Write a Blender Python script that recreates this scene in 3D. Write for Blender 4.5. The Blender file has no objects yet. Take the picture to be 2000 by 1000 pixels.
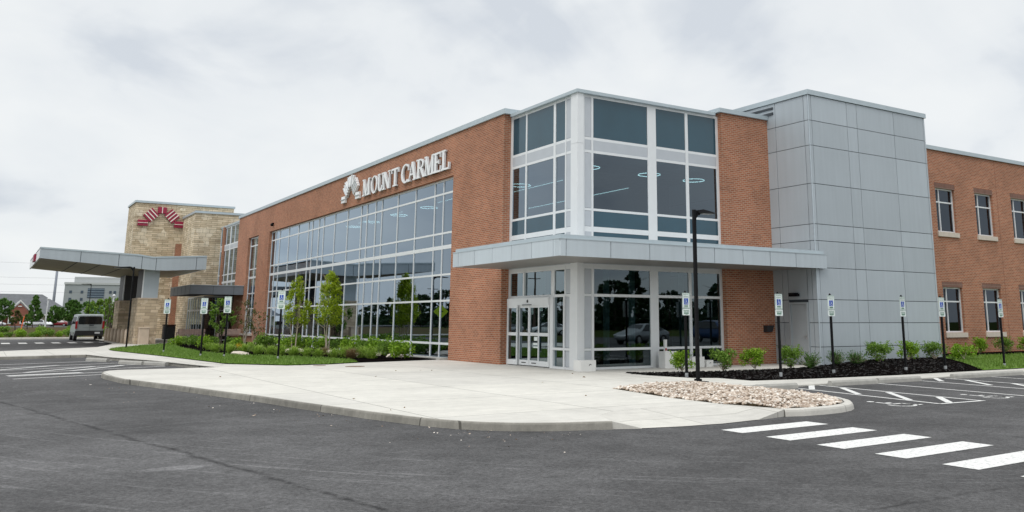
import bpy, math, random
from mathutils import Vector, Matrix
R = math.radians
PI = math.pi
S = bpy.context.scene
COL = S.collection
rng = random.Random(7)

# ------------------------------------------------------------------ materials
def nodes(name):
    m = bpy.data.materials.new(name); m.use_nodes = True
    nt = m.node_tree
    return m, nt, nt.nodes, nt.links, nt.nodes['Principled BSDF']
def plain(name, col, rough=0.6, metal=0.0, var=0.12, scale=3.0, bump=0.0, bscale=60.0, spec=0.5):
    m, nt, N, L, b = nodes(name)
    geo = N.new('ShaderNodeNewGeometry')
    nz = N.new('ShaderNodeTexNoise'); nz.inputs['Scale'].default_value = scale; nz.inputs['Detail'].default_value = 5
    L.new(geo.outputs['Position'], nz.inputs['Vector'])
    rp = N.new('ShaderNodeMapRange'); rp.inputs[1].default_value = 0.3; rp.inputs[2].default_value = 0.7
    rp.inputs[3].default_value = 1 - var; rp.inputs[4].default_value = 1 + var
    L.new(nz.outputs['Fac'], rp.inputs[0])
    mx = N.new('ShaderNodeVectorMath'); mx.operation = 'SCALE'; mx.inputs[0].default_value = col
    L.new(rp.outputs[0], mx.inputs['Scale']); L.new(mx.outputs[0], b.inputs['Base Color'])
    b.inputs['Roughness'].default_value = rough; b.inputs['Metallic'].default_value = metal
    b.inputs['Specular IOR Level'].default_value = spec
    if bump:
        n2 = N.new('ShaderNodeTexNoise'); n2.inputs['Scale'].default_value = bscale; n2.inputs['Detail'].default_value = 4
        L.new(geo.outputs['Position'], n2.inputs['Vector'])
        bp = N.new('ShaderNodeBump'); bp.inputs['Strength'].default_value = bump; bp.inputs['Distance'].default_value = 0.02
        L.new(n2.outputs['Fac'], bp.inputs['Height']); L.new(bp.outputs[0], b.inputs['Normal'])
    return m
def sheetmetal(name, col, rough=.43, metal=.1):
    m = plain(name, col, rough, metal, .03, .7); nt = m.node_tree; N = nt.nodes; L = nt.links; b = N['Principled BSDF']
    src = b.inputs['Base Color'].links[0].from_socket; geo = N.new('ShaderNodeNewGeometry')
    r = N.new('ShaderNodeMapRange'); r.inputs[3].default_value = .93; r.inputs[4].default_value = 1.05; L.new(geo.outputs['Random Per Island'], r.inputs[0])
    mp = N.new('ShaderNodeMapping'); mp.inputs['Scale'].default_value = (7, 7, .35); L.new(geo.outputs['Position'], mp.inputs['Vector'])
    n = N.new('ShaderNodeTexNoise'); n.inputs['Scale'].default_value = 1; n.inputs['Detail'].default_value = 5; L.new(mp.outputs[0], n.inputs['Vector'])
    r2 = N.new('ShaderNodeMapRange'); r2.inputs[1].default_value = .3; r2.inputs[2].default_value = .7; r2.inputs[3].default_value = .96; r2.inputs[4].default_value = 1.03; L.new(n.outputs['Fac'], r2.inputs[0])
    k = N.new('ShaderNodeMath'); k.operation = 'MULTIPLY'; L.new(r.outputs[0], k.inputs[0]); L.new(r2.outputs[0], k.inputs[1])
    sc = N.new('ShaderNodeVectorMath'); sc.operation = 'SCALE'; L.new(src, sc.inputs[0]); L.new(k.outputs[0], sc.inputs['Scale']); L.new(sc.outputs[0], b.inputs['Base Color'])
    n3 = N.new('ShaderNodeTexNoise'); n3.inputs['Scale'].default_value = .8; L.new(geo.outputs['Position'], n3.inputs['Vector'])
    bp = N.new('ShaderNodeBump'); bp.inputs['Strength'].default_value = .25; bp.inputs['Distance'].default_value = .02; L.new(n3.outputs['Fac'], bp.inputs['Height']); L.new(bp.outputs[0], b.inputs['Normal'])
    return m
def leafmat(name, ca, cb, cc, trans=0.35):
    m = bpy.data.materials.new(name); m.use_nodes = True
    nt = m.node_tree; N = nt.nodes; L = nt.links
    N.remove(N['Principled BSDF']); out = N['Material Output']
    geo = N.new('ShaderNodeNewGeometry')
    rp = N.new('ShaderNodeValToRGB')
    rp.color_ramp.elements[0].color = (*ca, 1); rp.color_ramp.elements[1].color = (*cc, 1)
    e = rp.color_ramp.elements.new(0.5); e.color = (*cb, 1)
    L.new(geo.outputs['Random Per Island'], rp.inputs[0])
    d = N.new('ShaderNodeBsdfPrincipled'); d.inputs['Roughness'].default_value = 0.5; d.inputs['Specular IOR Level'].default_value = 0.3
    t = N.new('ShaderNodeBsdfTranslucent')
    L.new(rp.outputs[0], d.inputs['Base Color']); L.new(rp.outputs[0], t.inputs['Color'])
    mx = N.new('ShaderNodeMixShader'); mx.inputs[0].default_value = trans
    L.new(d.outputs[0], mx.inputs[1]); L.new(t.outputs[0], mx.inputs[2]); L.new(mx.outputs[0], out.inputs[0])
    return m
def masonry(name, bw, bh, cols, mortar, msize, varscale=0.5, var=0.25, bias=0.0, bump=0.4, warp=0.0, dark=None):
    m, nt, N, L, b = nodes(name)
    geo = N.new('ShaderNodeNewGeometry')
    sp = N.new('ShaderNodeSeparateXYZ'); L.new(geo.outputs['Position'], sp.inputs[0])
    ad = N.new('ShaderNodeMath'); ad.operation = 'ADD'; L.new(sp.outputs[0], ad.inputs[0]); L.new(sp.outputs[1], ad.inputs[1])
    cb = N.new('ShaderNodeCombineXYZ'); L.new(ad.outputs[0], cb.inputs[0]); L.new(sp.outputs[2], cb.inputs[1])
    vec = cb.outputs[0]
    def brick(c1, c2, w, h, seed, ms):
        t = N.new('ShaderNodeTexBrick'); t.inputs['Scale'].default_value = 1
        t.inputs['Brick Width'].default_value = w; t.inputs['Row Height'].default_value = h
        t.inputs['Mortar Size'].default_value = ms; t.inputs['Mortar Smooth'].default_value = 0.1
        t.inputs['Bias'].default_value = bias; t.offset = 0.5; t.squash = 1.0
        t.inputs['Color1'].default_value = (*c1, 1); t.inputs['Color2'].default_value = (*c2, 1)
        t.inputs['Mortar'].default_value = (*mortar, 1)
        mp = N.new('ShaderNodeVectorMath'); mp.operation = 'ADD'; mp.inputs[1].default_value = (seed, 0, 0)
        L.new(vec, mp.inputs[0]); L.new(mp.outputs[0], t.inputs['Vector'])
        return t
    if len(cols) == 2:
        t = brick(cols[0], cols[1], bw, bh, 0, msize); colout = t.outputs['Color']; fac = t.outputs['Fac']
        # a scatter of darker, over-fired bricks: a per-brick random from white noise on the brick grid
        if dark:
            t2 = N.new('ShaderNodeTexBrick'); t2.inputs['Scale'].default_value = 1
            t2.inputs['Brick Width'].default_value = bw; t2.inputs['Row Height'].default_value = bh
            t2.inputs['Mortar Size'].default_value = 0; t2.inputs['Bias'].default_value = -0.55; t2.offset = 0.5
            t2.inputs['Color1'].default_value = (0, 0, 0, 1); t2.inputs['Color2'].default_value = (1, 1, 1, 1)
            mp = N.new('ShaderNodeVectorMath'); mp.operation = 'ADD'; mp.inputs[1].default_value = (bw * 12, bh * 30, 0)
            L.new(vec, mp.inputs[0]); L.new(mp.outputs[0], t2.inputs['Vector'])
            pw = N.new('ShaderNodeMath'); pw.operation = 'POWER'; pw.inputs[1].default_value = 4
            L.new(t2.outputs['Color'], pw.inputs[0])
            inv = N.new('ShaderNodeMath'); inv.operation = 'SUBTRACT'; inv.inputs[0].default_value = 1; L.new(fac, inv.inputs[1])
            mm = N.new('ShaderNodeMath'); mm.operation = 'MULTIPLY'; L.new(pw.outputs[0], mm.inputs[0]); L.new(inv.outputs[0], mm.inputs[1])
            mk = N.new('ShaderNodeMix'); mk.data_type = 'RGBA'; L.new(mm.outputs[0], mk.inputs[0]); L.new(colout, mk.inputs[6])
            mk.inputs[7].default_value = (*dark, 1); colout = mk.outputs[2]
    else:
        t = brick(cols[0], cols[1], bw, bh, 0, msize); t2 = brick(cols[2], cols[3], bw * 0.62, bh * 2, 0.37, msize)
        fac = t.outputs['Fac']
        nz = N.new('ShaderNodeTexNoise'); nz.inputs['Scale'].default_value = 1.1; L.new(vec, nz.inputs['Vector'])
        st = N.new('ShaderNodeMath'); st.operation = 'GREATER_THAN'; st.inputs[1].default_value = 0.56; L.new(nz.outputs['Fac'], st.inputs[0])
        mk = N.new('ShaderNodeMix'); mk.data_type = 'RGBA'; L.new(st.outputs[0], mk.inputs[0])
        L.new(t.outputs['Color'], mk.inputs[6]); L.new(t2.outputs['Color'], mk.inputs[7]); colout = mk.outputs[2]
    n1 = N.new('ShaderNodeTexNoise'); n1.inputs['Scale'].default_value = varscale; n1.inputs['Detail'].default_value = 8; n1.inputs['Roughness'].default_value = 0.7
    L.new(geo.outputs['Position'], n1.inputs['Vector'])
    rp = N.new('ShaderNodeMapRange'); rp.inputs[1].default_value = 0.3; rp.inputs[2].default_value = 0.7
    rp.inputs[3].default_value = 1 - var; rp.inputs[4].default_value = 1 + var; L.new(n1.outputs['Fac'], rp.inputs[0])
    sc = N.new('ShaderNodeVectorMath'); sc.operation = 'SCALE'; L.new(colout, sc.inputs[0]); L.new(rp.outputs[0], sc.inputs['Scale'])
    L.new(sc.outputs[0], b.inputs['Base Color'])
    b.inputs['Roughness'].default_value = 0.85; b.inputs['Specular IOR Level'].default_value = 0.25
    bp = N.new('ShaderNodeBump'); bp.invert = True; bp.inputs['Strength'].default_value = bump; bp.inputs['Distance'].default_value = 0.01
    L.new(fac, bp.inputs['Height']); L.new(bp.outputs[0], b.inputs['Normal'])
    return m
def glassmat(name, tint, ior, gl=(0.88, 0.95, 1.0), rough=0.0, graze=.88):
    m = bpy.data.materials.new(name); m.use_nodes = True
    nt = m.node_tree; N = nt.nodes; L = nt.links
    N.remove(N['Principled BSDF']); out = N['Material Output']
    tr = N.new('ShaderNodeBsdfTransparent'); tr.inputs[0].default_value = (*tint, 1)
    g = N.new('ShaderNodeBsdfGlossy'); g.inputs[0].default_value = (*gl, 1); g.inputs['Roughness'].default_value = rough
    # panes are never quite flat: a very slight waviness in the reflection
    geo = N.new('ShaderNodeNewGeometry'); nz = N.new('ShaderNodeTexNoise'); nz.inputs['Scale'].default_value = 0.9
    L.new(geo.outputs['Position'], nz.inputs['Vector'])
    bp = N.new('ShaderNodeBump'); bp.inputs['Strength'].default_value = 0.06; bp.inputs['Distance'].default_value = 0.01
    L.new(nz.outputs['Fac'], bp.inputs['Height']); L.new(bp.outputs[0], g.inputs['Normal'])
    lw = N.new('ShaderNodeLayerWeight'); lw.inputs['Blend'].default_value = .5
    pw = N.new('ShaderNodeMath'); pw.operation = 'POWER'; pw.inputs[1].default_value = 2.3; L.new(lw.outputs['Facing'], pw.inputs[0])
    f = N.new('ShaderNodeMath'); f.operation = 'MULTIPLY_ADD'; f.inputs[1].default_value = graze; f.inputs[2].default_value = ior; f.use_clamp = True; L.new(pw.outputs[0], f.inputs[0])
    mx = N.new('ShaderNodeMixShader'); L.new(f.outputs[0], mx.inputs[0]); L.new(tr.outputs[0], mx.inputs[1]); L.new(g.outputs[0], mx.inputs[2])
    L.new(mx.outputs[0], out.inputs[0])
    return m
def emit(name, col, st):
    m = bpy.data.materials.new(name); m.use_nodes = True
    b = m.node_tree.nodes['Principled BSDF']; b.inputs['Base Color'].default_value = (.8, .8, .8, 1)
    b.inputs['Emission Color'].default_value = (*col, 1); b.inputs['Emission Strength'].default_value = st
    return m

def asphalt(name, base):
    m, nt, N, L, b = nodes(name)
    geo = N.new('ShaderNodeNewGeometry'); P = geo.outputs['Position']
    sp = N.new('ShaderNodeSeparateXYZ'); L.new(P, sp.inputs[0])
    def math_(op, a, c=None, clamp=False):
        n = N.new('ShaderNodeMath'); n.operation = op; n.use_clamp = clamp
        for i, v in ((0, a), (1, c)):
            if v is None: continue
            if isinstance(v, (int, float)): n.inputs[i].default_value = v
            else: L.new(v, n.inputs[i])
        return n.outputs[0]
    def noise(scale, detail=4, rough=0.6, vec=P):
        n = N.new('ShaderNodeTexNoise'); n.inputs['Scale'].default_value = scale; n.inputs['Detail'].default_value = detail
        n.inputs['Roughness'].default_value = rough; L.new(vec, n.inputs['Vector']); return n.outputs['Fac']
    def rng_(v, a, c, lo, hi):
        n = N.new('ShaderNodeMapRange'); n.inputs[1].default_value = a; n.inputs[2].default_value = c
        n.inputs[3].default_value = lo; n.inputs[4].default_value = hi; L.new(v, n.inputs[0]); return n.outputs[0]
    big = rng_(noise(0.22, 6, .65), .32, .68, .70, 1.3)
    mid = rng_(noise(1.5, 7, .75), .3, .7, .76, 1.25)
    fine = math_('MULTIPLY', rng_(noise(22, 4, .85), .3, .7, .46, 1.56), rng_(noise(90, 2, .8), .3, .7, .7, 1.32))
    grit = rng_(noise(120, 2, .8), .66, .74, 0, 1)
    v = math_('MULTIPLY', math_('MULTIPLY', big, mid), fine)
    # paving joints between the machine passes: dark raked line, lighter pass on one side
    wob = rng_(noise(1.1, 4), 0, 1, -.16, .16)
    def seam(ax, ay, bx, by, w, lo, hi):
        dx, dy = bx - ax, by - ay; l = math.hypot(dx, dy); dx /= l; dy /= l
        t = math_('ADD', math_('MULTIPLY', math_('SUBTRACT', sp.outputs[0], ax), dx), math_('MULTIPLY', math_('SUBTRACT', sp.outputs[1], ay), dy))
        d = math_('ADD', math_('MULTIPLY', math_('SUBTRACT', sp.outputs[0], ax), -dy), math_('MULTIPLY', math_('SUBTRACT', sp.outputs[1], ay), dx))
        d = math_('ADD', d, wob)
        inside = math_('MULTIPLY', math_('GREATER_THAN', t, lo), math_('LESS_THAN', t, hi))
        ln = math_('MULTIPLY', rng_(math_('ABSOLUTE', d), 0, w, 1, 0), inside)
        return ln, d
    l1, d1 = seam(-15.2, -1.3, -12.6, -15.0, .07, -60, 40)
    l2, d2 = seam(-13.7, -7.86, -11.5, -6.9, .05, 0, 2.4)
    l3, d3 = seam(-30, -17.6, 40, -19.2, .06, 0, 90)
    side = rng_(d1, -.4, .4, 1.13, .97)
    v = math_('MULTIPLY', v, side)
    v = math_('MULTIPLY', v, math_('SUBTRACT', 1, math_('MULTIPLY', l1, rng_(noise(5, 5), .35, .6, .05, .75))))
    v = math_('MULTIPLY', v, math_('ADD', 1, math_('MULTIPLY', l2, .35)))
    v = math_('MULTIPLY', v, math_('SUBTRACT', 1, math_('MULTIPLY', l3, rng_(noise(4, 5), .35, .6, .0, .55))))
    # pale tyre scuffs that follow the turn round the apron
    rx = math_('SUBTRACT', sp.outputs[0], 8.0); ry = math_('SUBTRACT', sp.outputs[1], 2.0)
    r = math_('SQRT', math_('ADD', math_('MULTIPLY', rx, rx), math_('MULTIPLY', ry, ry)))
    an = math_('ARCTAN2', ry, rx)
    cv = N.new('ShaderNodeCombineXYZ'); L.new(math_('MULTIPLY', r, 3.2), cv.inputs[0]); L.new(math_('MULTIPLY', an, 3.5), cv.inputs[1])
    sc = rng_(noise(1.9, 7, .72, cv.outputs[0]), .56, .64, 0, 1)
    near = math_('MULTIPLY', rng_(r, 21, 24, 0, 1), rng_(r, 29, 38, 1, .25))
    v = math_('MULTIPLY', v, math_('ADD', 1, math_('MULTIPLY', math_('MULTIPLY', sc, near), .50)))
    sx_ = math_('DIVIDE', math_('SUBTRACT', sp.outputs[0], -13.62), .42); sy_ = math_('DIVIDE', math_('SUBTRACT', sp.outputs[1], -12.2), .16)
    el_ = math_('ADD', math_('ADD', math_('MULTIPLY', sx_, sx_), math_('MULTIPLY', sy_, sy_)), rng_(noise(6, 5), .2, .8, -.6, .6))
    v = math_('MULTIPLY', v, math_('ADD', 1, rng_(el_, .5, 1.3, .55, 0)))
    oil = rng_(noise(.9, 6, .7), .63, .74, 0, .42); v = math_('MULTIPLY', v, math_('SUBTRACT', 1, oil))
    pale = rng_(noise(.55, 5, .75), .66, .8, 0, .45)
    v = math_('MULTIPLY', v, math_('ADD', 1, pale))
    v = math_('ADD', v, math_('MULTIPLY', grit, .9))
    s = N.new('ShaderNodeVectorMath'); s.operation = 'SCALE'; s.inputs[0].default_value = base
    L.new(v, s.inputs['Scale']); L.new(s.outputs[0], b.inputs['Base Color'])
    b.inputs['Roughness'].default_value = 0.9; b.inputs['Specular IOR Level'].default_value = 0.2
    bp = N.new('ShaderNodeBump'); bp.inputs['Strength'].default_value = 0.55; bp.inputs['Distance'].default_value = 0.012
    L.new(noise(45, 3, .8), bp.inputs['Height']); L.new(bp.outputs[0], b.inputs['Normal'])
    return m
def concrete(name, base, jx=3.0, jy=3.0, joint=0.35, rot=0.0, amp=1.0):
    m, nt, N, L, b = nodes(name)
    geo = N.new('ShaderNodeNewGeometry')
    mp = N.new('ShaderNodeMapping'); mp.inputs['Rotation'].default_value = (0, 0, rot); mp.inputs['Location'].default_value = (0.31, 0.9, 0)
    L.new(geo.outputs['Position'], mp.inputs['Vector'])
    t = N.new('ShaderNodeTexBrick'); t.offset = 0.0; t.inputs['Scale'].default_value = 1
    t.inputs['Brick Width'].default_value = jx; t.inputs['Row Height'].default_value = jy
    t.inputs['Mortar Size'].default_value = 0.016; t.inputs['Mortar Smooth'].default_value = 0.3
    t.inputs['Color1'].default_value = (.95, .95, .95, 1); t.inputs['Color2'].default_value = (1.03, 1.03, 1.02, 1)
    j = 1 - joint; t.inputs['Mortar'].default_value = (j, j, j * .98, 1)
    L.new(mp.outputs[0], t.inputs['Vector'])
    def noise(scale, a, lo, hi, d=6, vec=None):
        n = N.new('ShaderNodeTexNoise'); n.inputs['Scale'].default_value = scale; n.inputs['Detail'].default_value = d; n.inputs['Roughness'].default_value = .7
        L.new(vec or geo.outputs['Position'], n.inputs['Vector'])
        r = N.new('ShaderNodeMapRange'); r.inputs[1].default_value = a; r.inputs[2].default_value = 1 - a; r.inputs[3].default_value = lo; r.inputs[4].default_value = hi
        L.new(n.outputs['Fac'], r.inputs[0]); return r.outputs[0]
    a = noise(.45, .3, 1 - .13 * amp, 1 + .08 * amp); c = noise(4, .3, 1 - .08 * amp, 1 + .06 * amp); f = noise(45, .25, .92, 1.07, 3)
    st = N.new('ShaderNodeMapping'); st.inputs['Scale'].default_value = (.5, 4, 1); st.inputs['Rotation'].default_value = (0, 0, .5)
    L.new(geo.outputs['Position'], st.inputs['Vector']); e = noise(1.2, .3, 1 - .08 * amp, 1 + .05 * amp, 6, st.outputs[0])
    x = None
    for o in (a, c, f, e):
        if x is None: x = o
        else:
            k = N.new('ShaderNodeMath'); k.operation = 'MULTIPLY'; L.new(x, k.inputs[0]); L.new(o, k.inputs[1]); x = k.outputs[0]
    s1 = N.new('ShaderNodeVectorMath'); s1.operation = 'SCALE'; s1.inputs[0].default_value = base; L.new(x, s1.inputs['Scale'])
    s2 = N.new('ShaderNodeVectorMath'); s2.operation = 'MULTIPLY'; L.new(s1.outputs[0], s2.inputs[0]); L.new(t.outputs['Color'], s2.inputs[1])
    L.new(s2.outputs[0], b.inputs['Base Color']); b.inputs['Roughness'].default_value = .85; b.inputs['Specular IOR Level'].default_value = .3
    return m
def paint(name):
    m, nt, N, L, b = nodes(name)
    geo = N.new('ShaderNodeNewGeometry')
    n = N.new('ShaderNodeTexNoise'); n.inputs['Scale'].default_value = 17; n.inputs['Detail'].default_value = 9; n.inputs['Roughness'].default_value = .75
    L.new(geo.outputs['Position'], n.inputs['Vector'])
    r = N.new('ShaderNodeValToRGB'); r.color_ramp.elements[0].position = .38; r.color_ramp.elements[0].color = (.40, .40, .395, 1)
    r.color_ramp.elements[1].position = .50; r.color_ramp.elements[1].color = (.74, .735, .71, 1)
    L.new(n.outputs['Fac'], r.inputs[0]); L.new(r.outputs[0], b.inputs['Base Color']); b.inputs['Roughness'].default_value = .7
    return m
def ground_cover(name, ca, cb, scale, cc=None, rough=.9, bump=.5, bscale=25):
    m, nt, N, L, b = nodes(name)
    geo = N.new('ShaderNodeNewGeometry')
    n = N.new('ShaderNodeTexNoise'); n.inputs['Scale'].default_value = scale; n.inputs['Detail'].default_value = 8; n.inputs['Roughness'].default_value = .75
    L.new(geo.outputs['Position'], n.inputs['Vector'])
    r = N.new('ShaderNodeValToRGB'); r.color_ramp.elements[0].position = .35; r.color_ramp.elements[0].color = (*ca, 1)
    r.color_ramp.elements[1].position = .65; r.color_ramp.elements[1].color = (*cb, 1)
    if cc: e = r.color_ramp.elements.new(.5); e.color = (*cc, 1)
    L.new(n.outputs['Fac'], r.inputs[0]); L.new(r.outputs[0], b.inputs['Base Color']); b.inputs['Roughness'].default_value = rough
    b.inputs['Specular IOR Level'].default_value = 0
    n2 = N.new('ShaderNodeTexNoise'); n2.inputs['Scale'].default_value = bscale; n2.inputs['Detail'].default_value = 4
    L.new(geo.outputs['Position'], n2.inputs['Vector'])
    bp = N.new('ShaderNodeBump'); bp.inputs['Strength'].default_value = bump; bp.inputs['Distance'].default_value = .05
    L.new(n2.outputs['Fac'], bp.inputs['Height']); L.new(bp.outputs[0], b.inputs['Normal'])
    return m

M = {}
M['brick'] = masonry('red_brick', .2135, .0714, [(.415, .152, .080), (.26, .086, .046)], (.42, .30, .215), .0115, var=.2, bias=-.15, dark=(.085, .038, .028))
M['soldier'] = masonry('soldier_brick', .0714, .24, [(.20, .095, .07), (.15, .07, .05)], (.30, .22, .18), .009, var=.12)
M['stone'] = masonry('buff_ledge_stone', .85, .165, [(.70, .59, .43), (.46, .37, .25), (.74, .65, .50), (.55, .46, .325)], (.16, .12, .07), .010, varscale=1.6, var=.22, bump=.8)
M['pillar_stone'] = masonry('pink_buff_stone', .62, .2, [(.68, .55, .39), (.43, .34, .23), (.74, .63, .47), (.54, .43, .31)], (.28, .22, .17), .008, varscale=1.5, var=.15, bump=.8)
M['panel'] = sheetmetal('grey_metal_panel', (.435, .485, .52), .42, .15)
M['panel_trim'] = plain('pale_metal_trim', (.55, .62, .67), .4, .15, .03)
M['panel_dark'] = plain('charcoal_metal_panel', (.20, .225, .25), .45, .15, .05)
M['coping'] = plain('coping_metal', (.46, .53, .565), .4, .2, .04)
M['joint'] = plain('joint_shadow_gap', (.05, .06, .07), .8)
M['fascia'] = sheetmetal('canopy_fascia_metal', (.50, .56, .60))
M['soffit'] = plain('soffit_metal', (.24, .23, .22), .5, 0, .06)
M['olive'] = plain('olive_soffit_panel', (.34, .30, .19), .5, 0, .1, 1.2)
M['frame'] = plain('white_aluminium', (.76, .78, .79), .38, .1, .02)
M['spandrel'] = plain('spandrel_panel', (.50, .53, .565), .45, .1, .03)
M['glass'] = glassmat('tinted_glass', (.065, .135, .185), .105, (.72, .86, 1.0))
M['glass_low'] = glassmat('dark_tinted_glass', (.15, .23, .25), .10, (.76, .92, 1.0))
M['glass_wing'] = glassmat('wing_window_glass', (.12, .17, .20), .035, (.72, .84, 1.0), 0, .34)
M['spandrel_glass'] = plain('teal_spandrel_glass', (.024, .074, .106), .07, 0, .14, .5, spec=.6)
M['black'] = plain('black_paint', (.006, .006, .007), .5, spec=.15)
M['black_rubber'] = plain('black_plastic', (.02, .02, .022), .6)
M['galv'] = plain('galvanised_steel', (.5, .52, .53), .4, .6, .15, 20)
M['door_grey'] = plain('grey_door_paint', (.36, .39, .41), .45, 0, .03)
M['sign_white'] = plain('sign_white_sheet', (.74, .80, .78), .5)
M['sign_green'] = plain('sign_green_ink', (.03, .16, .09), .5)
M['sign_blue'] = plain('sign_blue_ink', (.012, .07, .42), .4)
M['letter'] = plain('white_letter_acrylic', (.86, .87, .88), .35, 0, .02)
M['white_shadow'] = plain('shaded_letter_white', (.64, .66, .68), .45)  # letter white made greyer: shade on letter sides and emblem grooves, as colour
M['maroon'] = plain('maroon_letter_face', (.29, .010, .045), .4, 0, .06)
M['cream'] = plain('cream_stripe', (.78, .70, .62), .5)
M['concrete'] = concrete('pale_concrete', (.625, .605, .555), 3.05, 3.05, .5)
M['walk'] = concrete('walk_concrete', (.58, .56, .515), 1.8, 1.8, .35)
M['kerb'] = concrete('kerb_concrete', (.31, .295, .26), 3.0, 3.0, .6, 0, 2.4)
M['stop'] = plain('precast_concrete', (.37, .36, .33), .85, 0, .1, 6, .3, 40)
M['sill'] = plain('cast_stone_sill', (.60, .53, .45), .8, 0, .06, 8)
M['asphalt'] = asphalt('asphalt', (.083, .0815, .082))
M['paint'] = paint('road_marking_paint')
M['mulch'] = ground_cover('black_mulch', (.003, .0025, .0025), (.012, .0095, .009), 22, None, .95, 1.0, 30)
M['mulch_chip'] = leafmat('mulch_chips', (.003, .0028, .0025), (.009, .0075, .007), (.03, .025, .022), 0)
M['lawn'] = ground_cover('lawn_turf', (.085, .17, .025), (.165, .275, .055), 9, None, .9, .6, 40)
M['blade'] = leafmat('grass_blades', (.125, .215, .035), (.18, .29, .055), (.24, .36, .08))
M['field'] = ground_cover('rough_field', (.05, .06, .022), (.085, .062, .038), .12, (.055, .08, .022), .95, .4, 6)
M['meadow'] = ground_cover('dark_meadow', (.035, .045, .018), (.06, .045, .03), .35, (.045, .06, .02), .95, .5, 6)
M['soil'] = ground_cover('bare_soil', (.10, .068, .045), (.055, .095, .022), .22, (.09, .07, .042), .95, .6, 5)
M['pebble'] = leafmat('river_pebbles', (.26, .19, .14), (.55, .45, .36), (.82, .77, .70), 0)
M['leaf_bright'] = leafmat('bright_leaves', (.12, .24, .012), (.21, .37, .022), (.33, .49, .05))
M['leaf_mid'] = leafmat('mid_green_leaves', (.08, .165, .016), (.15, .27, .032), (.25, .39, .07))
M['leaf_dark'] = leafmat('dark_green_leaves', (.035, .10, .014), (.065, .16, .022), (.10, .22, .035))
M['leaf_olive'] = leafmat('olive_bronze_leaves', (.06, .075, .015), (.10, .11, .028), (.12, .17, .04))
M['leaf_lime'] = leafmat('lime_leaves', (.15, .25, .012), (.35, .46, .024), (.56, .65, .06), .5)
M['leaf_grass'] = leafmat('ornamental_grass', (.20, .34, .04), (.31, .46, .07), (.44, .58, .13), .4)
M['leaf_tree'] = leafmat('street_tree_leaves', (.045, .11, .018), (.08, .18, .03), (.13, .25, .05))
M['leaf_woods'] = leafmat('woodland_leaves', (.008, .03, .008), (.018, .05, .012), (.03, .075, .02), .2)
M['leaf_brown'] = leafmat('bronze_seed_heads', (.18, .12, .05), (.24, .16, .08), (.28, .22, .10))
M['yellow'] = leafmat('yellow_flowers', (.6, .38, .02), (.75, .5, .02), (.8, .6, .05), .2)
M['bark'] = plain('pale_bark', (.42, .36, .28), .9, 0, .25, 20)
M['bark_dark'] = plain('dark_bark', (.07, .052, .04), .9, 0, .25, 20)
M['car_white'] = plain('white_car_paint', (.72, .73, .74), .2, 0, .01)
M['car_silver'] = plain('silver_car_paint', (.42, .44, .46), .25, .5, .01)
M['car_red'] = plain('dark_red_car_paint', (.20, .012, .02), .2, 0, .02)
M['car_blue'] = plain('blue_car_paint', (.02, .05, .14), .2, .2, .02)
M['van_grey'] = plain('silver_van_paint', (.34, .38, .385), .35, .3, .05, 2)
M['car_glass'] = plain('dark_car_glass', (.008, .009, .011), .05, 0, 0, spec=.8)
M['tyre'] = plain('tyre_rubber', (.015, .015, .016), .8)
M['rim'] = plain('alloy_rim', (.45, .46, .47), .3, .7)
M['tail'] = plain('red_tail_lamp', (.32, .012, .016), .25)
M['head'] = plain('clear_lamp_lens', (.6, .62, .64), .15)
M['plate'] = plain('licence_plate', (.55, .57, .58), .5)
M['shingle'] = plain('grey_shingles', (.115, .12, .128), .9, 0, .18, 1.2)
M['far_brick'] = plain('far_red_brick', (.27, .10, .07), .9, 0, .12, 1.5)
M['far_white'] = plain('white_trim', (.72, .72, .70), .6)
M['far_tan'] = plain('cream_siding', (.62, .57, .46), .8)
M['far_conc'] = plain('pale_precast', (.31, .335, .345), .8, 0, .05, .2)
M['far_conc2'] = plain('pale_penthouse', (.47, .49, .49), .8, 0, .03, .2)
M['far_glass'] = plain('far_window_glass', (.045, .07, .10), .15, 0, .15, .1)
M['far_mullion'] = plain('far_window_band', (.20, .26, .32), .4)
M['column_shade'] = plain('shaded_column_panel', (.045, .045, .05), .5)  # column panel darkened, canopy shade put into its colour
M['bollard'] = plain('tan_bollard', (.52, .42, .32), .8, 0, .08)
M['bench'] = plain('pinkish_bench_slats', (.62, .45, .38), .75, 0, .12, 5)
M['bench_end'] = plain('pale_bench_end', (.62, .48, .42), .7)
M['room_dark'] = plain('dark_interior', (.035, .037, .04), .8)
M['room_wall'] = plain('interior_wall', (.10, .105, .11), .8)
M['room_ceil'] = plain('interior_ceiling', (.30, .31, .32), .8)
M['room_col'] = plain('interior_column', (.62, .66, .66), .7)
M['ring'] = emit('ring_lamp_glow', (1.0, .86, .68), 6.5)
M['strip'] = emit('strip_lamp_glow', (1.0, .86, .68), 4.0)
M['carton'] = plain('white_carton', (.76, .76, .74), .6, 0, .03)
M['orange'] = plain('orange_survey_paint', (.85, .16, .05), .6)
M['sign_lime'] = plain('fluorescent_sign', (.55, .75, .02), .5)
M['cable'] = plain('power_cable', (.10, .10, .11), .7)
M['pole_grey'] = plain('weathered_steel_pole', (.22, .24, .28), .7)
M['pole_white'] = plain('white_lamp_post', (.70, .71, .72), .5)
M['wood_pole'] = plain('utility_pole_timber', (.09, .065, .05), .9)
M['iron'] = plain('cast_iron_cover', (.20, .14, .10), .8)

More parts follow.
